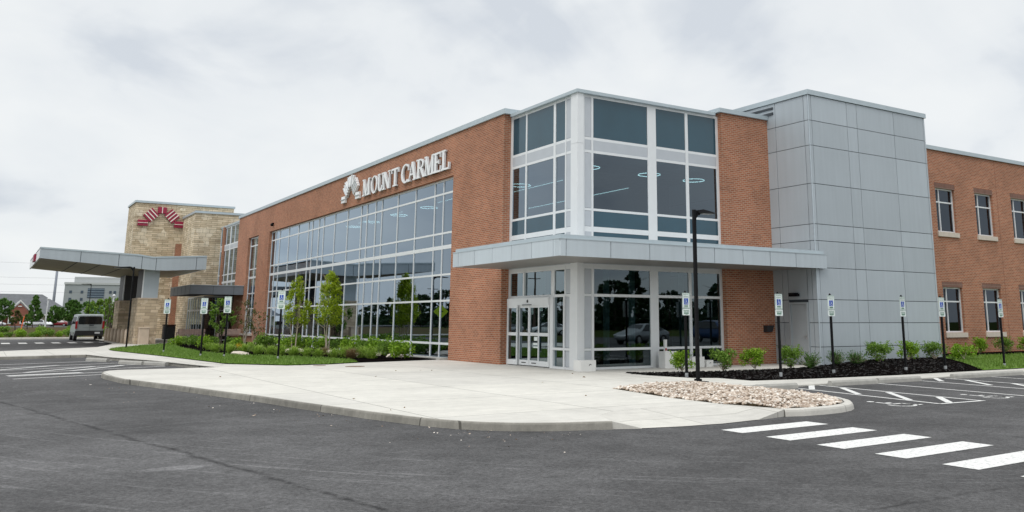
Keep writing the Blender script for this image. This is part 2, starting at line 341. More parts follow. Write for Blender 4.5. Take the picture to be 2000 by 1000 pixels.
# ------------------------------------------------------------------ mesh helper
class MB:
    def __init__(s): s.v = []; s.f = []; s.mi = []; s.k = 0
    def add(s, vs, fs):
        o = len(s.v); s.v += [tuple(p) for p in vs]
        for f in fs: s.f.append([o + i for i in f]); s.mi.append(s.k)
        return s
    def box(s, x0, y0, z0, x1, y1, z1):
        if x0 > x1: x0, x1 = x1, x0
        if y0 > y1: y0, y1 = y1, y0
        if z0 > z1: z0, z1 = z1, z0
        return s.add([(x0, y0, z0), (x1, y0, z0), (x1, y1, z0), (x0, y1, z0), (x0, y0, z1), (x1, y0, z1), (x1, y1, z1), (x0, y1, z1)],
              [(0, 3, 2, 1), (4, 5, 6, 7), (0, 1, 5, 4), (1, 2, 6, 5), (2, 3, 7, 6), (3, 0, 4, 7)])
    def cbox(s, x0, y0, z0, x1, y1, z1, c=.01):           # box with chamfered vertical and top edges
        pts = [(x0 + c, y0), (x1 - c, y0), (x1, y0 + c), (x1, y1 - c), (x1 - c, y1), (x0 + c, y1), (x0, y1 - c), (x0, y0 + c)]
        cx, cy = (x0 + x1) / 2, (y0 + y1) / 2
        v = [(x, y, z0) for x, y in pts] + [(x, y, z1 - c) for x, y in pts]
        v += [(x + (c if x < cx else -c), y + (c if y < cy else -c), z1) for x, y in pts]
        f = [tuple(range(7, -1, -1)), tuple(range(16, 24))]
        for r in (0, 8):
            for i in range(8): j = (i + 1) % 8; f.append((r + i, r + j, r + 8 + j, r + 8 + i))
        return s.add(v, f)
    def quad(s, a, b, c, d): return s.add([a, b, c, d], [(0, 1, 2, 3)])
    def poly(s, pts, z): return s.add([(p[0], p[1], p[2] if len(p) > 2 else z) for p in pts], [tuple(range(len(pts)))])
    def prism(s, pts, z0, z1):
        n = len(pts); a = sum(pts[i][0] * pts[(i + 1) % n][1] - pts[(i + 1) % n][0] * pts[i][1] for i in range(n))
        if a < 0: pts = pts[::-1]
        v = [(x, y, z0) for x, y in pts] + [(x, y, z1) for x, y in pts]
        f = [tuple(range(n - 1, -1, -1)), tuple(range(n, 2 * n))] + [(i, (i + 1) % n, n + (i + 1) % n, n + i) for i in range(n)]
        return s.add(v, f)
    def tube(s, a, b, r0, r1=None, n=8, cap=True):
        r1 = r0 if r1 is None else r1
        a = Vector(a); b = Vector(b); d = (b - a).normalized()
        u = d.orthogonal().normalized(); w = d.cross(u)
        v = []
        for p, r in ((a, r0), (b, r1)):
            for i in range(n):
                t = 2 * PI * i / n; v.append(p + u * (r * math.cos(t)) + w * (r * math.sin(t)))
        f = [(i, (i + 1) % n, n + (i + 1) % n, n + i) for i in range(n)]
        if cap: f += [tuple(range(n - 1, -1, -1)), tuple(range(n, 2 * n))]
        return s.add(v, f)
    def torus(s, c, R0, r, n=40, k=8):
        v = []; f = []
        for i in range(n):
            t = 2 * PI * i / n
            for j in range(k):
                p = 2 * PI * j / k; q = R0 + r * math.cos(p)
                v.append((c[0] + q * math.cos(t), c[1] + q * math.sin(t), c[2] + r * math.sin(p)))
        for i in range(n):
            for j in range(k):
                f.append((i * k + j, ((i + 1) % n) * k + j, ((i + 1) % n) * k + (j + 1) % k, i * k + (j + 1) % k))
        return s.add(v, f)
    def ball(s, c, rx, ry, rz, rg=None, jit=0, n=6, m=4):
        v = [(c[0], c[1], c[2] - rz)]; f = []
        for j in range(1, m):
            ph = -PI / 2 + PI * j / m
            for i in range(n):
                t = 2 * PI * i / n + (j % 2) * PI / n
                q = 1 + (rg.uniform(-jit, jit) if rg else 0)
                v.append((c[0] + rx * q * math.cos(ph) * math.cos(t), c[1] + ry * q * math.cos(ph) * math.sin(t), c[2] + rz * q * math.sin(ph)))
        v.append((c[0], c[1], c[2] + rz)); top = len(v) - 1
        for i in range(n): f.append((0, 1 + (i + 1) % n, 1 + i)); f.append((top, 1 + (m - 2) * n + i, 1 + (m - 2) * n + (i + 1) % n))
        for j in range(m - 2):
            for i in range(n):
                a = 1 + j * n + i; b = 1 + j * n + (i + 1) % n; f.append((a, b, b + n, a + n))
        return s.add(v, f)
    def leaf(s, p, size, rg, aspect=.6, flat=0.0, axis=None):
        d = Vector((rg.gauss(0, 1), rg.gauss(0, 1), rg.gauss(0, 1) * (1 - flat) + 1e-6)) if axis is None else Vector(axis)
        d.normalize(); u = d.orthogonal().normalized(); u = Matrix.Rotation(rg.uniform(0, 2 * PI), 3, d) @ u
        a = size * rg.uniform(.7, 1.3); p = Vector(p)
        return s.add([p - d * a * .5, p + u * a * aspect * .5, p + d * a * .5, p - u * a * aspect * .5], [(0, 1, 2, 3)])
    def build(s, name, mat, parent=None, smooth=False, loc=None):
        me = bpy.data.meshes.new(name); me.from_pydata(s.v, [], s.f)
        mats = mat if isinstance(mat, (list, tuple)) else [mat]
        for m in mats: me.materials.append(m)
        if len(mats) > 1: me.polygons.foreach_set('material_index', s.mi)
        if smooth: me.polygons.foreach_set('use_smooth', [True] * len(me.polygons))
        me.update()
        o = bpy.data.objects.new(name, me); COL.objects.link(o)
        if parent is not None: o.parent = parent
        if loc: o.location = loc
        return o
def tag(o, label=None, cat=None, group=None, kind=None):
    if label: o['label'] = label
    if cat: o['category'] = cat
    if group: o['group'] = group
    if kind: o['kind'] = kind
    return o
def thing(name, label, cat, loc=(0, 0, 0), rz=0, group=None):
    o = bpy.data.objects.new(name, None); COL.objects.link(o); o.empty_display_size = .3
    o.location = loc; o.rotation_euler = (0, 0, rz)
    return tag(o, label, cat, group)
def copy_tree(o, parent=None):
    c = o.copy(); COL.objects.link(c)
    if parent is not None: c.parent = parent
    for ch in list(o.children): copy_tree(ch, c)
    return c
def dup(o, loc, rz, label, scale=None):
    c = copy_tree(o); c.location = loc; c.rotation_euler = (0, 0, rz); c['label'] = label
    if scale: c.scale = scale if isinstance(scale, tuple) else (scale,) * 3
    return c
def struct(mb, name, mat, smooth=False, kind='structure', label=None):
    return tag(mb.build(name, mat, None, smooth), label, None, None, kind)

def each(boxes, name, mat, parent):
    for bx in boxes: q = MB(); q.box(*bx); q.build(name, M[mat], parent)
# wall on plane axis='x' (face at x=c, looking -x) or 'y' (face at y=c, looking -y), depth goes inwards (+)
def wall(mb, axis, c, dep, u0, u1, z0, z1, holes=(), jambs=True):
    us = sorted({u0, u1, *[h[0] for h in holes], *[h[1] for h in holes]}); zs = sorted({z0, z1, *[h[2] for h in holes], *[h[3] for h in holes]})
    def P(u, z, d): return (c + d, u, z) if axis == 'x' else (u, c + d, z)
    def q(a, b, cc, d): mb.quad(a, d, cc, b) if axis == 'x' else mb.quad(a, b, cc, d)
    for i in range(len(us) - 1):
        for j in range(len(zs) - 1):
            a, b, l, h = us[i], us[i + 1], zs[j], zs[j + 1]; mu, mz = (a + b) / 2, (l + h) / 2
            if any(x[0] < mu < x[1] and x[2] < mz < x[3] for x in holes): continue
            q(P(a, l, 0), P(b, l, 0), P(b, h, 0), P(a, h, 0))
    for (a, b, l, h) in holes:
        for (ua, za, ub, zb) in ((a, l, a, h), (b, h, b, l), (a, h, b, h), (b, l, a, l)):
            mb.quad(P(ua, za, 0), P(ub, zb, 0), P(ub, zb, dep), P(ua, za, dep))
    mb.quad(P(u0, z0, 0), P(u0, z1, 0), P(u0, z1, dep), P(u0, z0, dep))
    mb.quad(P(u1, z0, dep), P(u1, z1, dep), P(u1, z1, 0), P(u1, z0, 0))
    mb.quad(P(u0, z1, 0), P(u1, z1, 0), P(u1, z1, dep), P(u0, z1, dep))
def abox(mb, axis, c0, c1, u0, u1, z0, z1):
    mb.box(c0, u0, z0, c1, u1, z1) if axis == 'x' else mb.box(u0, c0, z0, u1, c1, z1)
def panels(mb, axis, c, th, us, zs, gap=.022, skip=()):
    for i in range(len(us) - 1):
        for j in range(len(zs) - 1):
            mu, mz = (us[i] + us[i + 1]) / 2, (zs[j] + zs[j + 1]) / 2
            if any(x[0] < mu < x[1] and x[2] < mz < x[3] for x in skip): continue
            abox(mb, axis, c, c + th, us[i] + gap / 2, us[i + 1] - gap / 2, zs[j] + gap / 2, zs[j + 1] - gap / 2)

# ================================================================== GROUND
g = MB(); g.poly([(-900, -700), (900, -700), (900, 1100), (-900, 1100)], -.30); struct(g, 'ground', M['field'])
g = MB(); g.poly([(-60, -48), (70, -48), (70, 66.4), (-60, 66.4)], -.12); struct(g, 'asphalt_road', M['asphalt'])
g = MB(); g.poly([(-60, -6), (-21, -6), (-21, 66.4), (-60, 66.4)], -.10); struct(g, 'meadow', M['meadow'])
g = MB(); g.poly([(-60, 66.9), (70, 66.9), (70, 196), (-60, 196)], -.05); struct(g, 'planting_strip', M['soil'])
g = MB(); g.poly([(-120, 196.3), (90, 196.3), (90, 245), (-120, 245)], -.06); struct(g, 'far_parking_lot', M['asphalt'])
edge = [(-11.2, 8.02), (-12.0, 8.0), (-12.3, 7.75), (-12.5, 7.2), (-12.6, 6.3), (-12.6, 5.4), (-12.4, 3.2), (-12.03, 1.6), (-11.65, 0), (-11.2, -2.2), (-10.72, -4.36), (-10.47, -5.9), (-10.2, -7.3), (-9.97, -8.5), (-9.72, -9.5), (-9.55, -10.1), (-9.34, -10.6), (-9.08, -11.0), (-8.75, -11.34), (-8.4, -11.58), (-8.05, -11.75), (-7.33, -12.0)]
rin = [(-7.0, -11.2), (-6.4, -10.75), (-5.3, -10.6), (-4.3, -10.7)]
rout = [(-7.33, -12.0, 0), (-6.9, -12.2, -.112), (-6.2, -12.36, -.112), (-5.4, -12.43, -.112), (-4.5, -12.34, -.112), (-3.72, -12.2, 0)]
rockL = [(-3.9, -10.7), (-3.88, -9.9), (-3.86, -9.2), (-3.62, -7.8), (-3.42, -6.64), (-2.9, -6.3), (-2.43, -6.12), (-1.62, -6.03), (-.95, -6.15), (-.5, -6.5), (-.42, -6.9), (-.5, -7.5), (-.62, -8.1)]
pl = edge + rin + rockL + [(-.35, -8.2), (0, -7.6), (.4, -7.45), (1.2, -7.42), (1.2, -5.15), (.64, -4.75), (.46, -4.0), (.30, -3.1), (.48, -1.9), (.75, -2.3), (1.85, -2.4), (3.5, -2.75), (4.7, -2.95), (6.2, -2.8), (8.0, -2.5), (8.7, -2.5), (8.7, .5), (.4, .5), (.4, 9.4), (-1.1, 9.17), (-4.03, 8.54), (-5.4, 7.85), (-6.82, 7.91), (-8.35, 10.16), (-8.74, 8.9), (-9.1, 8.1), (-10.2, 8.05)]
g = MB(); g.poly(pl, 0); plaza = struct(g, 'plaza', M['concrete'])
g = MB(); ri = [(-7.33, -12.0)] + rin + [(-3.72, -12.2)]
for i in range(5): a, b = ri[i], ri[i + 1]; c, d = rout[i], rout[i + 1]; g.quad((*a, -.001), c, d, (*b, -.001))
g.add([(-4.3, -10.7, -.001), (-3.72, -12.2, -.001), (-3.9, -10.7, -.001)], [(0, 1, 2)])
for a, b in ((rout[0], rout[1]), (rout[4], rout[5])): g.quad(a, b, (b[0], b[1], -.13), (a[0], a[1], -.13))
g.add([(-3.72, -12.2, 0), (-3.6, -12.1, 0), (-3.9, -10.7, 0)], [(0, 1, 2)])
struct(g, 'kerb_ramp', M['walk'])
def kerbline(pts, z1, z0, w=.15, top=True, r=.03):
    g = MB(); n = len(pts); nrm = []
    for i in range(n):
        a = Vector(pts[max(0, i - 1)]); b = Vector(pts[min(n - 1, i + 1)]); d = (b - a).normalized(); nrm.append(Vector((-d.y, d.x)))
    prof = [(0.0, z0), (0.012, z1 - r), (.012 + r * .3, z1 - r * .3), (.012 + r, z1)] + ([(w, z1), (w, z0)] if top else [])
    for i, p in enumerate(pts):
        for (o, z) in prof: q = Vector(p) + nrm[i] * o; g.v.append((q.x, q.y, z))
    k = len(prof)
    for i in range(n - 1):
        for j in range(k - 1): g.f.append([i * k + j, (i + 1) * k + j, (i + 1) * k + j + 1, i * k + j + 1]); g.mi.append(0)
    g.f.append(list(range(k))); g.mi.append(0); g.f.append([(n - 1) * k + j for j in range(k)][::-1]); g.mi.append(0)
    return g
def offset(pts, o):
    out = []; n = len(pts)
    for i in range(n):
        a = Vector(pts[max(0, i - 1)]); b = Vector(pts[min(n - 1, i + 1)]); d = (b - a).normalized(); out.append((pts[i][0] - d.y * o, pts[i][1] + d.x * o))
    return out
k1 = kerbline(offset(edge, -.035), .004, -.13, .05, True, .03); struct(k1, 'plaza_kerb', M['kerb'])
isl = [(-3.70, -12.22), (-3.34, -12.34), (-2.86, -12.36), (-2.36, -12.32), (-1.9, -12.18), (-1.55, -11.97), (-1.17, -11.6), (-.85, -11.1), (-.62, -10.5), (-.48, -9.9), (-.40, -9.3), (-.38, -8.7), (-.34, -8.2), (-.1, -7.75), (.3, -7.5)]
struct(kerbline(isl, .006, -.13, .17, True, .05), 'island_kerb', M['walk'])
# walks
g = MB(); g.poly([(.4, -7.46), (1.2, -5.2), (2.35, -5.55), (4.2, -5.85), (7.5, -6.1), (10.9, -6.1), (60, -6.1), (60, -7.35), (3.2, -7.35), (1.2, -7.4)], -.085)
g.add([(.4, -7.46, -.13), (1.2, -7.4, -.13), (3.2, -7.35, -.13), (60, -7.35, -.13), (60, -7.35, -.085), (3.2, -7.35, -.085), (1.2, -7.4, -.085), (.4, -7.46, -.085)], [(0, 1, 6, 7), (1, 2, 5, 6), (2, 3, 4, 5)])
struct(g, 'walkway', M['walk'])
wl = [(-9.1, 8.1), (-8.74, 8.9), (-8.35, 10.16), (-8.56, 12.62), (-9.27, 20.0), (-10.1, 27.0), (-10.15, 28.5), (-9.9, 29.9), (-9.13, 31.8), (-7.62, 35.4), (-5.8, 39.0), (-4.6, 43), (-2, 46.4), (-.2, 46.5), (-2.1, 47.6), (-2.1, 62), (-6.4, 62), (-8.1, 60), (-8.3, 50), (-8.6, 41.5), (-10.12, 34.6), (-12.5, 31.9), (-14.9, 29.7), (-30, 24.5), (-30, 17.5), (-14.95, 21.65), (-13.06, 22.1), (-11.7, 22.5), (-11.13, 18.6), (-10.08, 14.3), (-9.57, 10.94)]
g = MB(); g.poly(wl, .002); struct(g, 'walkway_by_drive', M['walk'])
struct(kerbline([(-30, 17.47), (-14.95, 21.62), (-13.06, 22.07), (-11.67, 22.47)], .004, -.13, .06, True, .03), 'walkway_kerb', M['kerb'])
struct(kerbline([(-11.67, 22.47), (-11.1, 18.6), (-10.05, 14.3), (-9.54, 10.94), (-9.07, 8.1)], .004, -.13, .06, True, .03), 'stall_kerb', M['kerb'])
struct(kerbline([(-60, 66.4), (70, 66.4)], .03, -.13, .5, True, .05), 'drive_kerb', M['walk'])
g = MB(); g.tube((-5.05, 6.05, -.002), (-5.05, 6.05, .006), .33, n=20); g.tube((-5.9, 7.2, -.002), (-5.9, 7.2, .006), .22, n=20)
struct(g, 'utility_covers', M['iron'])
g = MB(); g.poly([(-4.5, 46.3), (12, 46.3), (12, 70), (-2, 70)], -.008); struct(g, 'entrance_paving', M['walk'])

# markings
def marks(name, quads, z=-.115):
    g = MB()
    for q in quads: g.poly(q, z)
    return struct(g, name, M['paint'])
for k in range(8):
    y = -13.02 - .972 * k; x0 = -5.98 - .02 * k; marks('crosswalk_bar', [[(x0, y), (x0 + 2.0, y + .07), (x0 + 2.0, y - .40), (x0, y - .47)]])
def line(a, b, w=.1):
    a = Vector(a); b = Vector(b); d = (b - a).normalized() * 1; n = Vector((-d.y, d.x)) * w / 2
    return [tuple(a + n), tuple(b + n), tuple(b - n), tuple(a - n)]
sl = [((1.5, -7.5), (.74, -12.25)), ((2.69, -7.4), (2.12, -12.3)), ((4.6, -7.6), (4.05, -12.2)), ((6.5, -7.7), (5.9, -12.3)), ((8.0, -7.5), (7.35, -12.3)), ((9.9, -7.6), (9.3, -12.3)), ((11.6, -7.6), (11.0, -12.3)), ((13.1, -7.6), (12.5, -12.3)), ((15.0, -7.6), (14.4, -12.3)), ((17, -7.6), (16.4, -12.3))]
marks('stall_lines', [line(a, b) for a, b in sl])
marks('stall_end_line', [line((.70, -12.3), (2.15, -12.36))] + [line((5.87, -12.35), (7.38, -12.35))], -.112)
def hat(x): return [line((2.5 + x, -7.3), (1.45 + x, -8.25), .15), line((2.45 + x, -8.35), (1.22 + x, -9.85), .15), line((2.27 + x, -9.85), (.95 + x, -11.4), .15), line((2.12 + x, -11.3), (1.1 + x, -12.25), .15)]
marks('stall_hatching', hat(0) + hat(5.3) + hat(10.4), -.112)
def isa(c, s, u, v, z):
    g = MB(); c = Vector(c); u = Vector(u); v = Vector(v)
    def W(x, y): q = c + u * (x * s) + v * (y * s); return (q.x, q.y, z)
    def strip(pts, w):
        for i in range(len(pts) - 1):
            a = Vector(pts[i]); b = Vector(pts[i + 1]); d = (b - a).normalized(); n = Vector((-d.y, d.x)) * w / 2
            g.add([W(*(a + n)), W(*(b + n)), W(*(b - n)), W(*(a - n))], [(0, 1, 2, 3)])
    R0 = [(.02 + .26 * math.cos(t), -.2 + .26 * math.sin(t)) for t in [R(150 + i * 23) for i in range(11)]]
    strip(R0, .07); strip([(-.05, .36), (-.03, .0)], .09); strip([(-.03, -.035), (.22, -.035), (.30, -.36), (.42, -.36)], .08); strip([(-.03, .18), (.18, .18)], .07)
    g.add([W(-.05 + .08 * math.cos(t * PI / 4), .5 + .08 * math.sin(t * PI / 4)) for t in range(8)], [tuple(range(8))])
    return g
for x in (-.1, 3.2, 8.6): struct(isa((x, -11.75), 1.1, (1, 0), (.12, 1), -.114), 'wheelchair_marking', M['paint'])
u1 = Vector((-.91, -.41))
left_lines = []
for (x, y) in [(-10.3, 18.3), (-10.1, 15.9), (-9.6, 14.2), (-9.2, 12.2), (-9.0, 10.4), (-8.9, 9.1)]:
    a = Vector((x - .8, y)); left_lines.append(line(tuple(a), tuple(a + u1 * 5.6), .12))
marks('left_stall_lines', left_lines)
marks('left_stall_hatching', [line((-14.9, 8.6), (-12.9, 9.3), .35), line((-14.4, 10.3), (-12.2, 13.2), .18), line((-13.1, 10.6), (-11.2, 13.6), .18), line((-15.4, 12.0), (-13.2, 15.0), .18)], -.112)
for k in range(11):
    x = -15.55 + 1.03 * k; marks('drive_crosswalk_bar', [[(x, 50.3), (x + .52, 50.3), (x + .52, 53.6), (x, 53.6)]])

# mulch beds, lawns, pebbles
def bed(front, back, zf, zb, name, rows=6, mound=.05, seed=1):
    rg = random.Random(seed); g = MB(); n = len(front)
    for i in range(n):
        for j in range(rows + 1):
            t = j / rows; x = front[i][0] * (1 - t) + back[i][0] * t; y = front[i][1] * (1 - t) + back[i][1] * t
            g.v.append((x, y, zf * (1 - t) + zb[i] * t + mound * math.sin(PI * t) * rg.uniform(.7, 1.3)))
    for i in range(n - 1):
        for j in range(rows): a = i * (rows + 1) + j; g.f.append([a, a + rows + 1, a + rows + 2, a + 1]); g.mi.append(0)
    return g
def interp(pts, n):
    L = [0]
    for i in range(1, len(pts)): L.append(L[-1] + math.dist(pts[i], pts[i - 1]))
    out = []
    for k in range(n):
        s = L[-1] * k / (n - 1); i = max(j for j in range(len(L)) if L[j] <= s + 1e-9); i = min(i, len(pts) - 2)
        t = (s - L[i]) / (L[i + 1] - L[i]); out.append((pts[i][0] * (1 - t) + pts[i + 1][0] * t, pts[i][1] * (1 - t) + pts[i + 1][1] * t))
    return out
fr = [(.32, -2.6), (.30, -3.1), (.46, -4.0), (.64, -4.75), (2.35, -5.55), (4.2, -5.85), (7.5, -6.1), (10.9, -6.1), (12.2, -6.1)]
bk = [(.50, -1.95), (.75, -2.3), (1.85, -2.4), (3.5, -2.75), (5, -2.9), (7, -2.7), (8.6, -2.35), (12.0, -2.2), (15.6, -2.2)]
F = interp(fr, 60); B = interp(bk, 60); ZB = [(.0 if b[0] < 8.3 else min(.16, (b[0] - 8.3) * .06)) for b in B]
g = bed(F, B, -.055, ZB, 'mulch', 8, .05, 3); struct(g, 'mulch_bed', M['mulch'], True)
g = MB(); g.poly([(15.5, -2.3), (45, -2.2), (45, -.1), (15.5, -.1)], .16); struct(g, 'mulch_by_wall', M['mulch'])
g = MB(); g.poly([(12.1, -6.1), (15.7, -2.25), (45, -2.2), (45, -6.1)], 0)
for i, z in enumerate((-.06, .15, .16, -.06)): g.v[i] = (*g.v[i][:2], z)
struct(g, 'lawn_by_wall', M['lawn'])
rg = random.Random(5); g = MB()
for i in range(4200):
    k = rg.randrange(58); t = rg.random(); x = F[k][0] * (1 - t) + B[k][0] * t; y = F[k][1] * (1 - t) + B[k][1] * t
    z = -.055 * (1 - t) + ZB[k] * t + .05 * math.sin(PI * t) + .012
    g.leaf((x + rg.uniform(-.1, .1), y, z), rg.uniform(.05, .12), rg, .35, .6)
struct(g, 'mulch_chips', M['mulch_chip'], kind='stuff')
lawnL = [(-10.15, 28.48), (-10.05, 26.5), (-9.27, 20.0), (-8.56, 12.62), (-8.35, 10.16), (-6.82, 7.91), (-5.4, 7.85), (-4.03, 8.54), (-3.7, 10.5), (-4.1, 12.4), (-4.6, 14), (-5.3, 15.3), (-5.8, 16.6), (-6.6, 19), (-6.9, 22.5), (-6.5, 30), (-5.6, 38.6), (-7.62, 35.4), (-9.13, 31.8), (-9.9, 29.9)]
g = MB(); g.poly(lawnL, .03); struct(g, 'lawn', M['lawn'])
g = MB(); g.poly([(-4.03, 8.54), (-1.1, 9.17), (-.05, 9.3), (-.05, 37.2), (-.3, 46.2), (-4.2, 43.0), (-5.6, 38.6), (-6.5, 30), (-6.9, 22.5), (-6.6, 19), (-5.8, 16.6), (-5.3, 15.3), (-4.6, 14), (-4.1, 12.4), (-3.7, 10.5)], .035); struct(g, 'mulch_bed_by_facade', M['mulch'])
def inside(p, poly):
    r = False; n = len(poly)
    for i in range(n):
        a, b = poly[i], poly[i - 1]
        if (a[1] > p[1]) != (b[1] > p[1]) and p[0] < (b[0] - a[0]) * (p[1] - a[1]) / (b[1] - a[1]) + a[0]: r = not r
    return r
def blades(name, poly, n, zf, seed, h=.09):
    rg = random.Random(seed); g = MB(); xs = [p[0] for p in poly]; ys = [p[1] for p in poly]; c = 0
    while c < n:
        x, y = rg.uniform(min(xs), max(xs)), rg.uniform(min(ys), max(ys))
        if not inside((x, y), poly): continue
        c += 1; z = zf(x, y); a = rg.uniform(0, PI); w = rg.uniform(.012, .03); hh = h * rg.uniform(.5, 1.3)
        dx, dy = w * math.cos(a), w * math.sin(a); l = rg.uniform(-.05, .05)
        g.add([(x - dx, y - dy, z), (x + dx, y + dy, z), (x + l, y + l, z + hh)], [(0, 1, 2)])
    return struct(g, name, M['blade'], kind='stuff')
blades('grass_blades', lawnL, 15000, lambda x, y: .028, 3)
blades('grass_blades', [(12.2, -6.0), (15.7, -2.3), (28, -2.3), (28, -6.0)], 12000, lambda x, y: -.06 + (y + 6.1) / 3.9 * .21, 4)
rock = rockL + [(-.55, -8.7), (-.58, -9.4), (-.75, -10.3), (-1.05, -11.0), (-1.4, -11.5), (-1.8, -11.9), (-2.4, -12.13), (-3.0, -12.18), (-3.6, -12.1)]
g = MB(); g.poly(rock, -.03); struct(g, 'pebble_bed', M['soil'])
rg = random.Random(11); g = MB(); n = 0
while n < 9500:
    x, y = rg.uniform(-4, -.3), rg.uniform(-12.3, -5.9)
    if not inside((x, y), rock): continue
    n += 1; s = rg.uniform(.016, .038) * (1.5 if rg.random() < .07 else 1)
    zc = .0 + .10 * min(1, min(math.dist((x, y), q) for q in rock) / .8) * rg.uniform(.5, 1)
    b0 = len(g.v); g.ball((0, 0, 0), s * rg.uniform(.8, 1.5), s * rg.uniform(.7, 1.1), s * rg.uniform(.45, .75), rg, .2, 6, 3)
    mt = Matrix.Translation((x, y, zc)) @ Matrix.Rotation(rg.uniform(0, 6.28), 4, 'Z') @ Matrix.Rotation(rg.uniform(-.5, .5), 4, 'X')
    for i in range(b0, len(g.v)): g.v[i] = tuple(mt @ Vector(g.v[i]))
struct(g, 'river_pebbles', M['pebble'], kind='stuff', label='rounded tan and grey river pebbles filling the kerbed island')

rg = random.Random(19); g = MB()
for i in range(150):
    k = rg.randrange(3, len(edge) - 1); a = edge[k]; d = Vector((a[0] - 2, a[1] - 4)).normalized() * abs(rg.gauss(.1, .7)); g.leaf((a[0] + d.x + rg.uniform(-.6, .3), a[1] + d.y - .05, -.112), rg.uniform(.012, .05), rg, .5, .95)
struct(g, 'gutter_grit', M['pebble'], kind='stuff', label='scattered pale grit on the asphalt along the kerb')
g = MB()
for i in range(16):
    x, y = rg.uniform(-11, 0), rg.uniform(-10, 7)
    if inside((x, y), pl) and not inside((x, y), rock): g.leaf((x, y, .008), rg.uniform(.04, .10), rg, .5, .93)
struct(g, 'fallen_leaves', M['leaf_brown'], kind='stuff', label='few dry leaves scattered over the concrete apron')
# ================================================================== MAIN BUILDING
bld = thing('medical_building', 'two storey red brick medical building with glass corner and grey panel tower', 'building')
P = lambda mb, name, mat, smooth=False, parent=None: mb.build(name, M[mat], parent or bld, smooth)
# --- left brick wing
w = MB(); wall(w, 'x', -.3, .3, 4.55, 46.3, 0, 9.14, [(8.8, 37.25, -.01, 7.4), (40.15, 43.0, .6, 7.4)]); P(w, 'brick_wall', 'brick')
w = MB(); w.box(-.37, 4.40, 9.14, .25, 46.4, 9.335); w.box(.25, 4.40, 9.14, 1.0, 4.75, 9.335); P(w, 'coping', 'coping')
for y in (37.25, 40.12, 26.1, 17.1): w = MB(); w.box(-.3025, y - .008, 7.42, -.29, y + .008, 9.13); P(w, 'control_joint', 'soldier')
for x in (24.0, 30.1): w = MB(); w.box(x - .008, -.2025, .1, x + .008, -.19, 9.13); P(w, 'control_joint', 'soldier')
w = MB(); w.ball((-.42, 36.3, 7.78), .11, .11, .11, None, 0, 10, 6); w.box(-.44, 36.25, 7.84, -.3, 36.35, 7.92); P(w, 'security_camera', 'black', True)
# roof decks and rear masses that close the volume
w = MB(); w.box(.1, .2, 8.86, 24, 52, 9.0); w.box(8.9, .3, 8.86, 45, 20, 9.02); P(w, 'roof', 'joint')
w = MB(); w.box(23.9, 20, 0, 24.2, 52, 9.0); w.box(44.8, 0, 0, 45.2, 20, 9.1); w.box(24.2, 19.8, 0, 45, 20.1, 9.0); w.box(-.2, 52, 0, 24, 52.3, 9.0); P(w, 'rear_wall', 'brick')
# big curtain wall
MY = [8.82, 10.07, 10.95, 13.0, 15.08, 17.1, 17.95, 19.15, 19.97, 22.05, 24.15, 26.1, 27.0, 28.22, 29.0, 31.07, 33.15, 35.25, 36.2, 37.2]
HZ = [(.0, .07), (.565, .655), (2.285, 2.365), (3.35, 3.43), (4.44, 4.60), (5.07, 5.15), (6.74, 6.82), (7.31, 7.4)]
def curtain(name, axis, c, us, hz, u0, u1, gmat='glass', vw=.025, fd=.034, z1=None, glow=None, gmat2=None, zs=None):
    f = MB(); z0 = hz[0][0]; z1 = z1 or hz[-1][1]
    for u in us:
        a, b = (u - vw, u + vw) if not isinstance(u, tuple) else u
        abox(f, axis, c - fd, c + .025, a, b, z0, z1)
    for (l, h) in hz:
        edges = sorted((u - vw, u + vw) if not isinstance(u, tuple) else u for u in us)
        prev = u0
        for a, b in edges:
            if a > prev + .001: abox(f, axis, c - fd + .012, c + .022, prev, a, l, h)
            prev = max(prev, b)
        if prev < u1 - .001: abox(f, axis, c - fd + .012, c + .022, prev, u1, l, h)
    fo = f.build(name, M['frame'], bld)
    def pane(a, b, l, h, mat):
        q = MB()
        if axis == 'x': q.quad((c, b, l), (c, a, l), (c, a, h), (c, b, h))
        else: q.quad((a, c, l), (b, c, l), (b, c, h), (a, c, h))
        return q.build('glazing', M[mat], fo)
    pane(u0, u1, z0, zs or z1, gmat)
    return fo
cw = curtain('curtain_wall', 'x', -.1, MY, HZ, 8.8, 37.25)
nw = curtain('narrow_window', 'x', -.1, [40.2, 41.55, 42.95], [(.6, .67), (2.29, 2.36), (3.35, 3.43), (4.44, 4.58), (5.07, 5.15), (6.74, 6.82), (7.31, 7.4)], 40.15, 43.0)
q = MB(); q.box(-.62, 8.9, 0, -.19, 37.1, .07); P(q, 'ledge', 'stop')
q = MB(); q.box(-.42, 40.0, .48, -.1, 43.15, .6); q.build('sill', M['sill'], nw)
# --- glass corner
TZ = [(4.40, 4.57), (5.09, 5.17), (7.03, 7.12), (7.47, 7.56), (8.93, 9.02)]
up = curtain('corner_glazing', 'x', 0.04, [(4.40, 4.56), (3.36, 3.45), (1.40, 1.54), (.73, .80), (.36, .42)], [(3.98, 4.02)] + TZ, .36, 4.55)
dn = curtain('corner_glazing', 'y', 0.04, [(.19, .27), (.54, .62), (2.93, 3.31), (4.66, 4.79), (6.15, 6.26)], [(3.98, 4.02)] + TZ, .2, 6.25)
LZ = [(0, .07), (.59, .67), (2.30, 2.39), (3.19, 3.35)]
dl = curtain('entrance_glazing', 'x', 0.04, [(4.42, 4.56), (1.42, 1.62), (.73, .80), (.36, .42)], [(2.30, 2.39), (3.19, 3.35)], .36, 4.55, 'glass_low')
q = MB(); q.quad((.04, 1.42, 0), (.04, .8, 0), (.04, .8, 2.3), (.04, 1.42, 2.3)); q.build('glazing', M['glass_low'], dl)
